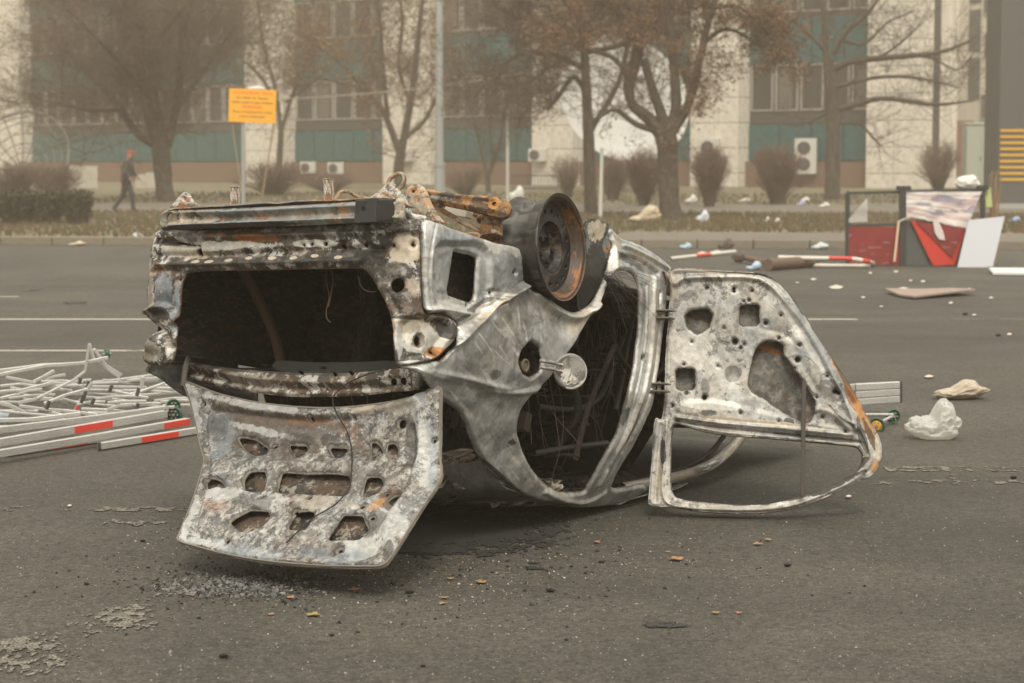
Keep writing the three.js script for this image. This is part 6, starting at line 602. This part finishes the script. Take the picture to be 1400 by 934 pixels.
// ---------------------------------------------------------------- wrecked display stand on the right
{
  const y0 = 364, b = ground(1250, y0), d = -b.z, k = d / FPX, g = thing('display_stand', 'wrecked glass and red display stand with torn posters', 'display stand', b), P = (x, y, dz = 0) => atDepth(x, y, d + dz).sub(b);
  const dark = mat([.045, .048, .046], .5, .2), red = bake(256, 256, (u, v, o) => { const n = fbm(u * 6, v * 6, 4), s = fbm(u * 40, v * 40, 3); let l = .8 + .5 * n; o[0] = .20 * l; o[1] = .022 * l; o[2] = .022 * l; const q = sst(.66, .72, fbm(u * 5 + 9, v * 22, 4)); o[0] = mix(o[0], .32, q * .7); o[1] = mix(o[1], .2, q * .7); o[2] = mix(o[2], .2, q * .7); }), redM = new THREE.MeshStandardMaterial({ map: red, roughness: .45 }), brightRed = mat([.55, .035, .025], .45), glass = new THREE.MeshPhysicalMaterial({ color: 0xffffff, transmission: 1, thickness: 0, roughness: .05, ior: 1.5, side: THREE.DoubleSide });
  const fr = (x0, y0, x1, y1, w = .05, z0 = 0, z1 = 0) => part('frame_bar', beam(P(x0, y0, z0), P(x1, y1, z1), w, w, V3(0, 0, 1)), dark, g);
  const D = .55;
  fr(1158, 364, 1158, 264); fr(1234, 366, 1234, 258, .09); fr(1344, 364, 1344, 258, .06); fr(1158, 364, 1344, 365, .04); fr(1158, 308, 1232, 307, .035); fr(1158, 264, 1344, 259, .035);
  for (const x of [1160, 1236, 1342]) fr(x, 362, x, 262, .04, D, D); fr(1160, 264, 1342, 262, .03, D, D); for (const x of [1159, 1343]) fr(x, 262, x, 262, .03, 0, D);
  part('cap', beam(P(1226, 257), P(1245, 257), .1, .06, V3(0, 1, 0)), dark, g); part('cap', beam(P(1336, 256), P(1352, 256), .1, .06, V3(0, 1, 0)), dark, g);
  const quad = (pts, m, name, th = .02, tex) => { const s = new THREE.Shape(pts.map(([x, y]) => { const q = P(x, y); return new THREE.Vector2(q.x, q.y); })), e = new THREE.ExtrudeGeometry(s, { depth: th, bevelEnabled: false }); return e; };
  part('red_panel', quad([[1160, 362], [1231, 363], [1231, 309], [1160, 310]]).translate(0, 0, -.01), redM, g); part('glass_pane', quad([[1161, 306], [1231, 305], [1231, 266], [1161, 267]], null, '', .006), glass, g, 'clear pane above the red panel');
  part('grey_panel', quad([[1237, 363], [1262, 363], [1300, 363], [1340, 363], [1340, 300], [1237, 302]]).translate(0, 0, -.03), mat([.085, .088, .085], .5), g); part('bright_red_panel', quad([[1245, 302], [1319, 311], [1304, 362], [1275, 363]]).translate(0, 0, .03), brightRed, g); part('red_panel', quad([[1252, 303], [1318, 311], [1300, 352]]).translate(0, 0, .056), redM, g);
  const post = bake(256, 128, (u, v, o) => { const n = fbm(u * 4, v * 7, 4), s = fbm(u * 3 + v * 5, v * 16, 3), m = sst(.42, .62, s); o[0] = mix(.68, .50, m); o[1] = mix(.64, .34, m * .9); o[2] = mix(.60, .30, m * .8); if (n > .62) { o[0] = .3; o[1] = .27; o[2] = .33; } });
  { const e = new THREE.PlaneGeometry(1, 1, 30, 12), p = e.attributes.position, A = P(1238, 262), B = P(1341, 262), C = P(1238, 296), E = P(1320, 312); for (let i = 0; i < p.count; i++) { const u = p.getX(i) + .5, v = .5 - p.getY(i), x = mix(mix(A.x, B.x, u), mix(C.x, E.x, u), v), y = mix(mix(A.y, B.y, u), mix(C.y, E.y, u), v) + (v > .9 ? .03 * (vn(u * 14, 3) - .5) : 0); p.setXYZ(i, x, y, .07 + .06 * (fbm(u * 5, v * 3, 3) - .5)); } e.computeVertexNormals(); part('torn_poster', e, new THREE.MeshStandardMaterial({ map: post, roughness: .5, side: THREE.DoubleSide }), g); }
  { const e = quad([[1273, 300], [1281, 301], [1288, 318], [1290, 328], [1282, 327], [1276, 318]], null, '', .004).translate(0, 0, .11); part('poster_strip', e, mat([.62, .54, .52], .7), g); }
  part('paper_sheet', quad([[1160, 305], [1190, 304], [1190, 271]], null, '', .004).translate(0, 0, -.25), mat([.55, .52, .49], .8), g);
  part('wood_lath', beam(P(1223, 358, -.25), P(1229, 302, -.12), .03, .02), mat([.55, .42, .30], .8), g); part('wood_lath', beam(P(1228, 303, -.12), P(1246, 296, -.12), .025, .02), mat([.55, .45, .36], .8), g);
  const G = 'pieces around the wrecked display stand';
  { const e = new THREE.ExtrudeGeometry(new THREE.Shape([[1302, 369], [1351, 364], [1369, 296], [1320, 301]].map(([x, y]) => { const q = P(x, y); return new THREE.Vector2(q.x, q.y); })), { depth: .02, bevelEnabled: false }); e.rotateX(-.12); e.translate(b.x, b.y + .01, b.z + .28); single('white_board', e, mat([.55, .56, .60], .5), 'white board leaning against the end of the display stand', 'board', G); }
  const r = rng(12); for (let i = 0; i < 9; i++) { const x = 1346 + 26 * r(), a = ground(1352 + 16 * r(), 358 + 4 * r()), t = atDepth(x, 232 + 34 * r(), -a.z + .1 * r()); single('dry_stick', bar(a, t, .014 + .012 * r(), .008, 7), mat([.22 + .08 * r(), .16, .10], .9), 'dry stick standing in the bundle at the end of the display stand', 'stick', 'sticks bundled by the display stand'); }
  { const c = P(1322, 252, .3).add(b); const e = new THREE.IcosahedronGeometry(.14, 4), p = e.attributes.position; for (let i = 0; i < p.count; i++) { const q = V3().fromBufferAttribute(p, i), s = .8 + .5 * fbm(q.x * 14 + 4, q.y * 14 + q.z * 9, 3); p.setXYZ(i, q.x * s * 1.2, q.y * s * .8, q.z * s); } e.computeVertexNormals(); e.translate(c.x, c.y + .02, c.z); single('crumpled_bag', e, mat([.60, .58, .53], .7), 'crumpled white bag on top of the display stand', 'bag', G); }
  { const c = P(1350, 270, .1).add(b); single('carton', new RoundedBoxGeometry(.10, .30, .12, 1, .01).rotateZ(.1).translate(c.x, c.y, c.z), mat([.45, .50, .22], .6), 'small green and white carton wedged beside the display stand post', 'carton', G); }
}
// ---------------------------------------------------------------- barrier tubes and a pipe lying by the stand
const redP = mat([.55, .05, .03], .5), whiteP = mat([.60, .57, .50], .6), alu = bake(256, 256, (u, v, o) => { const n = fbm(u * 4, v * 30, 4), s = fbm(u * 30, v * 30, 3), l = .50 * (.30 + .75 * n + .65 * s); o[0] = l * 1.02; o[1] = l; o[2] = l * .95; }), aluM = new THREE.MeshStandardMaterial({ map: alu, roughness: .4, metalness: .5 });
function striped(name, label, pts, r, cuts, colours, group, cat = 'barrier') { const cv = new THREE.CatmullRomCurve3(pts, false, 'centripetal'), b = pts[0].clone().setY(0), g = thing(name, label, cat, b, group); for (let i = 0; i + 1 < cuts.length; i++) { const l = []; for (let k = 0; k <= 6; k++) l.push(cv.getPoint(mix(cuts[i], cuts[i + 1], k / 6)).sub(b)); part(colours[i] === 'r' ? 'red_band' : 'white_band', tube(l, r + (colours[i] === 'r' ? .0015 : 0), 10, 9), colours[i] === 'r' ? redP : whiteP, g); } return g; }
{
  const gp = (x, y, h = .03) => ground(x, y, h);
  striped('barrier_tube', 'red and white bent barrier tube lying beside the display stand', [gp(1064, 352, .16), gp(1110, 353, .15), gp(1165, 354, .14), gp(1184, 357, .11), gp(1194, 360, .05)], .03, [0, .35, .5, .68, .8, 1], 'wrwrw', 'striped barrier tubes on the road');
  striped('barrier_tube', 'plain white barrier tube lying under the bent striped one', [gp(1110, 363), gp(1150, 363.5), gp(1190, 364)], .028, [0, .5, 1], 'ww', 'striped barrier tubes on the road');
  striped('barrier_tube', 'striped barrier tube by the kerb above the open car door', [gp(916, 354), gp(960, 349), gp(1005, 344, .05)], .03, [0, .4, .62, 1], 'wrw', 'striped barrier tubes on the road');
  { const b = gp(1060, 363, 0), g = thing('rusty_pipe', 'thick rusty pipe with a clamped end on the road', 'pipe', b), m = mat([.13, .085, .06], .9); part('shaft', bar(gp(1050, 362, .09).sub(b), gp(1112, 357, .09).sub(b), .085, .085, 16), m, g); part('thin_end', bar(gp(1016, 352, .08).sub(b), gp(1052, 360, .08).sub(b), .04, .05, 12), m, g); part('clamp', new THREE.DodecahedronGeometry(.1, 0).scale(1.2, .8, 1).translate(...gp(1010, 352, .09).sub(b).toArray()), mat([.07, .055, .045], .9), g); part('stub', bar(gp(1112, 356, .09).sub(b), gp(1136, 354, .09).sub(b), .02), m, g); }
}
// ---------------------------------------------------------------- collapsed folding barriers left of the car
const BG = 'bars of the collapsed folding barriers';
{
  let cnt = 0; const names = ['bent', 'long', 'dented', 'flat', 'thin', 'scraped', 'twisted', 'dull'];
  const bars = (label, list, w, h, marks, group = BG, thin = false) => { const b = list[0].clone().setY(0), g = thing('barrier_rail', label, 'barrier rail', b, group), l = []; for (let i = 0; i + 1 < list.length; i++) l.push(beam(list[i].clone().sub(b), list[i + 1].clone().sub(b), w, h, V3(0, 1, 0), .003)); part('rail', merge(l), aluM, g);
    for (const [t0, t1, m] of marks || []) { const LL = [0]; for (let i = 1; i < list.length; i++) LL.push(LL[i - 1] + list[i].distanceTo(list[i - 1])); const at = t => { const d = t * LL[LL.length - 1]; let i = 1; while (i < LL.length - 1 && LL[i] < d) i++; return list[i - 1].clone().lerp(list[i], (d - LL[i - 1]) / (LL[i] - LL[i - 1])).sub(b); }, p = at(t0), q = at(t1), dd = q.clone().sub(p).normalize(), off = new THREE.Vector3().crossVectors(V3(0, 1, 0), dd).normalize(); if (off.dot(STAND.clone().sub(list[0])) < 0) off.negate(); off.multiplyScalar(w / 2 + .003); part(m === 'g' ? 'grey_strip' : 'red_strip', beam(p.add(off), q.add(off), .006, h * .9, V3(0, 1, 0), .001), m === 'g' ? mat([.12, .13, .125], .6) : redM2, g); }
    if (!thin) for (const e of [list[0], list[list.length - 1]]) part('end_cap', beam(e.clone().sub(b).add(V3(-.006, 0, 0)), e.clone().sub(b).add(V3(.006, 0, 0)), w + .006, h + .006, V3(0, 1, 0), .002), mat([.03, .03, .03], .6), g); return g; };
  var redM2 = mat([.62, .055, .035], .4);
  const q = (x, y, h) => ground(x, y, h);
  // front rails with red reflectors: (pixel of centre line, height above road)
  const rl = (label, pts, h, th, marks) => bars(label, pts.map(([x, y]) => q(x, y, h)), .034, th * .85, marks);
  rl('lowest aluminium rail with a red strip resting on the road', [[12, 618], [113, 603], [216, 588]], .025, .042, [[.25, .49]]);
  rl('aluminium rail with a red strip ending under the car', [[136, 610], [235, 594], [290, 585]], .025, .042, [[.34, .66]]);
  rl('long aluminium rail with a red strip crossing the whole pile', [[-90, 620], [0, 605], [92, 589], [226, 566]], .09, .05, [[.56, .73]]);
  rl('aluminium rail with a red strip beside the green castors', [[-60, 630], [108, 602], [257, 576]], .055, .045, [[.87, .995]]);
  rl('plain upper aluminium rail behind the long striped one', [[-80, 600], [0, 588], [99, 576], [228, 559]], .11, .042, []);
  // heap of folded lattice bars behind
  const r = rng(41), heap = [[[-10, 514], [62, 500], [110, 497], [148, 489]], [[-10, 508], [60, 499], [100, 498]], [[50, 545], [100, 520], [116, 508], [122, 470]], [[122, 470], [128, 492], [163, 516]], [[128, 477], [145, 500], [166, 513]], [[100, 567], [112, 545], [126, 523]], [[126, 523], [165, 519], [200, 514], [238, 508]], [[105, 529], [160, 529], [200, 530]], [[95, 538], [150, 540], [200, 540], [246, 536]], [[112, 552], [165, 556], [200, 553], [230, 558]], [[0, 545], [22, 540], [50, 542]], [[0, 528], [28, 525], [60, 530], [72, 530]], [[8, 516], [30, 520], [48, 524]], [[46, 522], [60, 515], [74, 507]], [[0, 551], [14, 555], [34, 565]], [[0, 562], [40, 566], [90, 570]], [[26, 555], [60, 560], [95, 562]], [[85, 545], [110, 552], [140, 556]], [[120, 565], [160, 566], [205, 560]], [[150, 545], [190, 536], [236, 520]], [[193, 536], [195, 515]], [[-20, 575], [40, 574], [110, 566]], [[-20, 585], [50, 582], [140, 574]], [[200, 520], [225, 514], [250, 510]], [[60, 552], [90, 540], [120, 532]], [[-15, 537], [20, 534], [70, 538]], [[140, 520], [180, 524], [216, 520]], [[30, 534], [70, 524], [110, 527]]];
  const lab = ['rail rising to the castor tip at the back of the heap', 'dull rail lying along the back edge of the heap', 'rail bent upright in the middle of the heap', 'short brace sloping down from the upright bent rail', 'thin brace beside the sloping one at the upright rail', 'leaning rail with a red strip in the heap centre'];
  heap.forEach((h, i) => { const top = Math.max(...h.map(p => p[1])), bY = i < 6 ? 560 + 10 * r() : top + 10 + 12 * r(), pts = h.map(([x, y]) => { const G0 = ground(x, bY - (x - 100) * .04); return atDepth(x, y, -G0.z); }); bars(lab[i] || 'scraped aluminium bar in the heap of collapsed folding barriers', pts, .018 + .012 * r(), .014 + .010 * r(), i === 5 ? [[0, .5]] : [], BG, true); });
  for (let k = 0; k < 40; k++) { const x = -10 + 240 * r(), y = 520 + 46 * r(), bY = y + 14 + 8 * r(), dx = 30 + 40 * r(), sl = (r() - .5) * 18; const pts = [[x, y], [x + dx * .5, y + sl * .6 - 2 * r()], [x + dx, y + sl]].map(([a, b]) => atDepth(a, b, -ground(a, bY).z)); bars('scraped aluminium bar in the heap of collapsed folding barriers', pts, .016 + .010 * r(), .012 + .008 * r(), [], BG, true); }
  // link pins
  for (let k = 0; k < 9; k++) { const x = 20 + 190 * r(), y = 525 + 40 * r(), G0 = ground(x, y + 24), a = atDepth(x, y, -G0.z); single('link_pin', bar(a, a.clone().add(V3(.015, .03 + .02 * r(), 0)), .011, .011, 8), mat([.05, .055, .05], .6), 'dark plastic link between the folded barrier bars', 'link', 'links of the folded barriers'); }
  const castor = (parent, px, py, depth, rad, turn, yellow) => { const c = atDepth(px, py, depth), g = new THREE.Group(), qq = new THREE.Quaternion().setFromEuler(new THREE.Euler(Math.PI / 2, 0, turn)); const L = (l) => new THREE.LatheGeometry(l.map(p => new THREE.Vector2(...p)), 32).applyQuaternion(qq);
    g.name = 'castor'; g.position.copy(c).sub(parent.position); parent.add(g); part('tyre', L([[rad * .72, -.014], [rad * .95, -.014], [rad, -.008], [rad, .008], [rad * .95, .014], [rad * .72, .014], [rad * .72, -.014]]), mat([.012, .075, .05], .5), g); part('hub', L([[0, -.010], [rad * .7, -.010], [rad * .7, .010], [rad * .4, .013], [0, .013]]), yellow ? mat([.62, .30, .02], .5) : mat([.02, .03, .028], .5), g); for (let k = 0; k < 6; k++) { const a = k / 6 * 6.283; part('hub_bolt', new THREE.CylinderGeometry(.005, .005, .03, 8).translate(rad * .5 * Math.cos(a), 0, rad * .5 * Math.sin(a)).applyQuaternion(qq), mat([.3, .28, .15], .5), g); } part('axle_pin', new THREE.CylinderGeometry(.008, .008, .05, 10).applyQuaternion(qq), mat([.35, .35, .33], .4, .5), g); return g; };
  const dz = -ground(240, 582).z, ca = thing('castor_truck', 'pair of green rubber castors on the rail end touching the car', 'castor truck', ground(238, 582), 'castor trucks of the folding barriers'); castor(ca, 238, 567, dz - .05, .046, .1, false); castor(ca, 237, 555, dz + .12, .042, -.3, false); part('axle', bar(atDepth(238, 566, dz - .05).sub(ca.position), atDepth(237, 555, dz + .12).sub(ca.position), .008), aluM, ca);
  const cb = thing('castor_truck', 'single green castor on the raised tip of the heap', 'castor truck', atDepth(143, 492, -ground(140, 556).z), 'castor trucks of the folding barriers'); castor(cb, 146, 484, -ground(140, 556).z, .032, 1.2, false); part('axle', bar(V3(-.04, -.02, 0), V3(.02, .03, 0), .008), aluM, cb);
  const dR = -ground(1210, 590).z, cc = thing('castor_truck', 'castor truck with an orange hub beyond the open door', 'castor truck', ground(1210, 592), 'castor trucks of the folding barriers'); castor(cc, 1199, 582, dR, .046, .35, true); castor(cc, 1221, 569, dR + .32, .042, -.2, false);
  const axg = (p, q2) => part('axle', bar(p.sub(cc.position), q2.sub(cc.position), .009), aluM, cc); axg(atDepth(1180, 567, dR + .15), atDepth(1221, 567, dR + .3)); axg(atDepth(1203, 578, dR), atDepth(1221, 569, dR + .32));
  [[526, 521], [536.5, 530.5], [546.5, 540]].forEach(([ya, yb], i) => { const G0 = -ground(1200, 585).z + .55; bars(['top', 'middle', 'bottom'][i] + ' rail of the three stacked aluminium ends beyond the open door', [atDepth(1060, ya + 16, G0 + .25), atDepth(1170, ya + 3, G0 + .04), atDepth(1231, yb + 5, G0)], .05, .038, [], 'three rail ends beyond the door'); });
  // clear bottle stuck in the pile
  const bo = atDepth(10, 572, -ground(10, 590).z); single('plastic_bottle', new THREE.LatheGeometry([[0, 0], [.032, 0], [.033, .06], [.029, .075], [.033, .09], [.033, .14], [.014, .19], [.014, .21], [0, .21]].map(p => new THREE.Vector2(...p)), 20).rotateZ(1.2).translate(bo.x, bo.y, bo.z), new THREE.MeshPhysicalMaterial({ color: rgb(.7, .75, .8), transmission: .6, roughness: .15, thickness: 0 }), 'clear plastic bottle caught in the folded barrier heap', 'bottle', 'plastic bottles');
}
// ---------------------------------------------------------------- bags and litter on the road
function crumple(px, py, wpx, hpx, m, name, label, cat, seed, group, flat = 1) { const b = ground(px, py), s = -b.z / FPX, a = wpx * s / 2, h = hpx * s, e = smoothed(new THREE.IcosahedronGeometry(1, 20)), p = e.attributes.position, q = V3(); for (let i = 0; i < p.count; i++) { q.fromBufferAttribute(p, i); const w = vn3(q.x * 1.4 + seed, q.y * 1.4 + 5, q.z * 1.4 + seed), w2 = Math.abs(vn3(q.x * 3.2 + seed * 2, q.y * 3.2, q.z * 3.2 + 9) - .5), w3 = Math.abs(vn3(q.x * 8 + seed, q.y * 8 + 3, q.z * 8) - .5), n = .60 + .8 * w - .62 * w2 - .22 * w3 + .08; p.setXYZ(i, q.x * n * a, Math.max(0, (q.y * .62 + .5) * n * h * (.62 + .5 * sst(-.35, .25, q.x) - .12 * sst(.5, 1, q.x))), q.z * n * a * .7); } e.computeVertexNormals(); e.translate(b.x, .002, b.z); return single(name, e, m, label, cat, group); }
const bagM = new THREE.MeshPhysicalMaterial({ color: rgb(.78, .77, .73), roughness: .3, transmission: .65, thickness: 0, side: THREE.DoubleSide });
crumple(1280, 600, 68, 44, bagM, 'plastic_bag', 'crumpled clear white plastic bag lying open on the asphalt', 'plastic bag', 3.1, 'bags on the road beyond the door', 1);
crumple(1310, 545, 70, 20, new THREE.MeshPhysicalMaterial({ color: rgb(.46, .38, .29), roughness: .5, transmission: .15, thickness: 0 }), 'dirty_bag', 'flattened dirty beige bag beyond the clear white bag', 'plastic bag', 8.4, 'bags on the road beyond the door', 1);
{ // flat sheet, strips and other scraps
  const flat = (pts, m, name, label, cat, group, th = .012, lift = .004, curl = .02) => { const c = pts.map(([x, y]) => ground(x, y)), s = new THREE.Shape(c.map(p => new THREE.Vector2(p.x, -p.z))), e = new THREE.ExtrudeGeometry(s, { depth: th, bevelEnabled: true, bevelSize: .002, bevelThickness: .001, bevelSegments: 1 }); e.rotateX(-Math.PI / 2); e.translate(0, lift, 0); const p = e.attributes.position; for (let i = 0; i < p.count; i++) p.setY(i, p.getY(i) + curl * vn(p.getX(i) * 3, p.getZ(i) * 3)); e.computeVertexNormals(); return single(name, e, m, label, cat, group); };
  flat([[1210, 401], [1230, 407], [1250, 410], [1333, 404], [1300, 399], [1260, 400]], mat([.27, .20, .165], .7), 'flat_panel', 'flat pinkish board lying on the road before the display stand', 'board', null, .02, .004, .06);
  flat([[1352, 371], [1358, 377], [1470, 378], [1470, 371]], mat([.62, .62, .62], .5), 'white_strip', 'long white plastic strip lying at the foot of the stand', 'strip', null, .03);
  const G = 'paper scraps on the road';
  [[1143, 394, 20], [1235, 396, 14], [1325, 398, 18], [1112, 383, 8], [1262, 386, 7], [1245, 385, 5], [1355, 408, 6], [1270, 517, 12], [1160, 682, 7], [1332, 432, 6], [1380, 458, 7], [95, 694, 5], [1090, 388, 5], [1180, 408, 6], [1205, 420, 5], [1300, 415, 6], [1225, 372, 7], [1190, 374, 5], [62, 331, 30], [980, 346, 20], [960, 347, 14], [880, 327, 18], [735, 330, 12]].forEach(([x, y, w], i) => { const h = w * .11 + .6; flat([[x - w / 2, y], [x - w * .2, y + h * .7], [x + w * .3, y + h * .5], [x + w / 2, y - h * .2], [x, y - h]], mat([.50 + .1 * (i % 3) * .5, .46, .40], .8), 'paper_scrap', 'small pale scrap of paper lying flat on the road', 'paper scrap', G, .002, .004, .012); });
  const L = 'litter along the far kerb';
  [[45, 334, 13, 6, [.30, .36, .55], 'blue crumpled wrapper against the kerb left of the hedge row'], [8, 318, 18, 8, [.6, .58, .54], 'white crumpled paper below the hedge under the mesh dish'], [180, 334, 30, 10, [.55, .54, .52], 'clear crumpled film against the kerb near the car bumper'], [106, 336, 22, 5, [.5, .42, .32], 'beige cardboard scrap on the kerb below the narrow hedge'], [136, 326, 20, 4, [.55, .52, .46], 'flat pale paper on the kerb top left of the car'], [880, 315, 48, 15, [.46, .38, .27], 'heap of pale yellow cloth at the foot of the stout tree'], [945, 276, 16, 10, [.62, .6, .57], 'white crumpled bag beside the round leafless shrub'], [960, 308, 18, 12, [.52, .56, .60], 'pale blue crumpled bag on the grass by the stout tree'], [1018, 270, 14, 6, [.6, .58, .55], 'white scrap on the footpath below the pale pier'], [1101, 268, 12, 5, [.6, .58, .55], 'white scrap below the twin fan air conditioner'], [1127, 293, 14, 6, [.58, .56, .53], 'white scrap at the foot of the bare tree'], [1062, 301, 9, 5, [.6, .58, .55], 'small white scrap on the grass below the vase shaped shrub'], [1048, 313, 8, 6, [.6, .58, .55], 'small white ball of paper on the verge edge'], [1095, 284, 12, 6, [.40, .42, .56], 'bluish wrapper beside the vase shaped shrub'], [706, 262, 20, 14, [.6, .58, .56], 'white crumpled bag at the foot of the slim white pole'], [1030, 369, 24, 9, [.42, .52, .62], 'light blue crushed bottle against the rusty pipe'], [1120, 341, 22, 8, [.52, .56, .58], 'white crushed bottle on the road by the kerb'], [938, 340, 16, 7, [.36, .50, .58], 'blue crushed bottle on the road near the striped tube'], [992, 340, 20, 11, [.09, .075, .06], 'charred clump of rags at the end of the striped tube'], [1385, 303, 18, 6, [.30, .42, .62], 'blue wrapper at the foot of the striped pillar']].forEach(([x, y, w, h, c, l], i) => { const t = y < 320 ? 1 : 0; const m = crumple(x, y, w, h, mat(c, .7), 'litter', l, 'litter', i * 2.7 + 1, L, 1); if (t) { const px = x, dd = y < 300 ? mix(58, 66, clamp((300 - y) / 40)) : 47, q = atDepth(px, y, dd); m.position.set(q.x, vergeY(q.x, q.z), q.z); const sc = dd / (2750 * 1.5 / (y - 225)); m.scale.setScalar(sc); } else m.position.y = y < 337 && y > 320 ? .0 : .0; });
}
{ // fallen leaves
  const leaf = (px, py, s, c, turn, seed) => { const p = ground(px, py), sh = new THREE.Shape(), n = 26; for (let k = 0; k < n; k++) { const a = k / n * 6.283, r = s * (.55 + .45 * Math.abs(Math.cos(a * 2.5 + seed)) * (Math.cos(a) > -.8 ? 1 : .5)); const x = r * Math.cos(a), y = r * .75 * Math.sin(a); k ? sh.lineTo(x, y) : sh.moveTo(x, y); } const e = new THREE.ExtrudeGeometry(sh, { depth: .001, bevelEnabled: false }); const q = e.attributes.position; for (let i = 0; i < q.count; i++) q.setZ(i, q.getZ(i) + .14 * s * (vn(q.getX(i) / s * 1.6 + seed, q.getY(i) / s * 1.6)) + .2 * Math.abs(q.getY(i))); e.rotateX(-Math.PI / 2); e.rotateY(turn); e.computeVertexNormals(); e.translate(p.x, .004, p.z); single('fallen_leaf', e, mat(c, .8), 'curled dry orange brown leaf lying on the asphalt', 'leaf', 'fallen leaves around the car'); };
  const r = rng(17); [[487, 808, 1.1], [429, 843, 1.2], [658, 798, 1.2], [608, 819, .8], [605, 827, .7], [924, 767, 1.5], [816, 743, .9], [1036, 746, 1.0], [978, 840, .7], [1010, 840, .6], [616, 793, .8], [1050, 740, .8], [372, 842, .6], [396, 819, .8], [913, 756, .6]].forEach(([x, y, s], i) => leaf(x, y, .024 * s, [.26 + .1 * r(), .14 + .06 * r(), .06 + .04 * r()], r() * 6.3, i * 1.7));
}
{ // crumbs of glass, ash and char round the wreck: nobody could count them
  const crumbs = (name, label, n, c, size, seed, pick, rough = .9) => { const geo = new THREE.IcosahedronGeometry(1, 0), im = new THREE.InstancedMesh(geo, mat(c, rough), n), r = rng(seed), m = new THREE.Matrix4(), q = new THREE.Quaternion(), col = new THREE.Color(); for (let k = 0; k < n; k++) { const [x, y] = pick(r), p = ground(x, y), s = size * (.4 + 1.1 * r() * r()); q.setFromEuler(new THREE.Euler(r() * 6, r() * 6, r() * 6)); m.compose(V3(p.x, s * .28, p.z), q, V3(s * (.7 + .8 * r()), s * .5, s * (.7 + .8 * r()))); im.setMatrixAt(k, m); const l = .55 + .8 * r(); col.setRGB(l, l, l); im.setColorAt(k, col); } im.name = name; im.castShadow = im.receiveShadow = true; scene.add(im); tag(im, label, 'debris', null, 'stuff'); };
  const ga = r => Math.sqrt(-2 * Math.log(r() + 1e-6)) * Math.cos(6.283 * r());
  const around = r => { for (;;) { const x = 560 + 230 * ga(r), y = 765 + 42 * ga(r); if (y > 690 && y < 930 && !(y < 690)) return [x, y]; } };
  crumbs('glass_crumbs', 'pale crumbs of glass and ash scattered on the asphalt round the car', 1100, [.34, .32, .28], .0034, 51, around, .5);
  crumbs('char_crumbs', 'black charred crumbs scattered on the asphalt round the car', 1500, [.022, .02, .018], .006, 52, r => r() < .5 ? around(r) : [330 + 70 * ga(r), 800 + 12 * ga(r)]);
  crumbs('rust_crumbs', 'rusty brown flakes scattered on the asphalt round the car', 500, [.18, .11, .065], .004, 53, around);
  crumbs('ash_heap', 'small heap of grey ash chips in front of the boot lid', 900, [.14, .135, .13], .0075, 54, r => [325 + 50 * ga(r), 801 + 8 * ga(r)]);
  crumbs('road_grit', 'loose grit spread thinly over the asphalt', 3000, [.22, .205, .18], .0032, 55, r => [1400 * r(), 640 + 294 * r()]);
  const r = rng(61); [[305, 900, 1.3], [390, 742, .9], [195, 741, .9], [1386, 655, 1.4], [1077, 775, 1.2], [753, 810, 1.4], [822, 770, 1.0], [453, 870, .8], [578, 912, .7], [118, 800, .8], [272, 846, .6], [560, 812, 1.2], [1320, 431, 2.2], [1365, 460, 2.0]].forEach(([x, y, s], i) => { const p = ground(x, y), e = new THREE.DodecahedronGeometry(.009 * s, 1), a = e.attributes.position; for (let k = 0; k < a.count; k++) { const q = V3().fromBufferAttribute(a, k), n = .4 + 1.1 * vn3(q.x * 160 + i, q.y * 160, q.z * 160); a.setXYZ(k, q.x * n * 1.4, q.y * n * .7, q.z * n); } e.computeVertexNormals(); e.translate(p.x, .006 * s, p.z); single('char_lump', e, mat([.018, .016, .014], .9), 'small black charred lump on the asphalt', 'charred lump', 'charred lumps on the asphalt'); });
}
scene.fog = new THREE.FogExp2(new THREE.Color().setRGB(.40, .34, .265), .0026);
renderer.render(scene, camera);
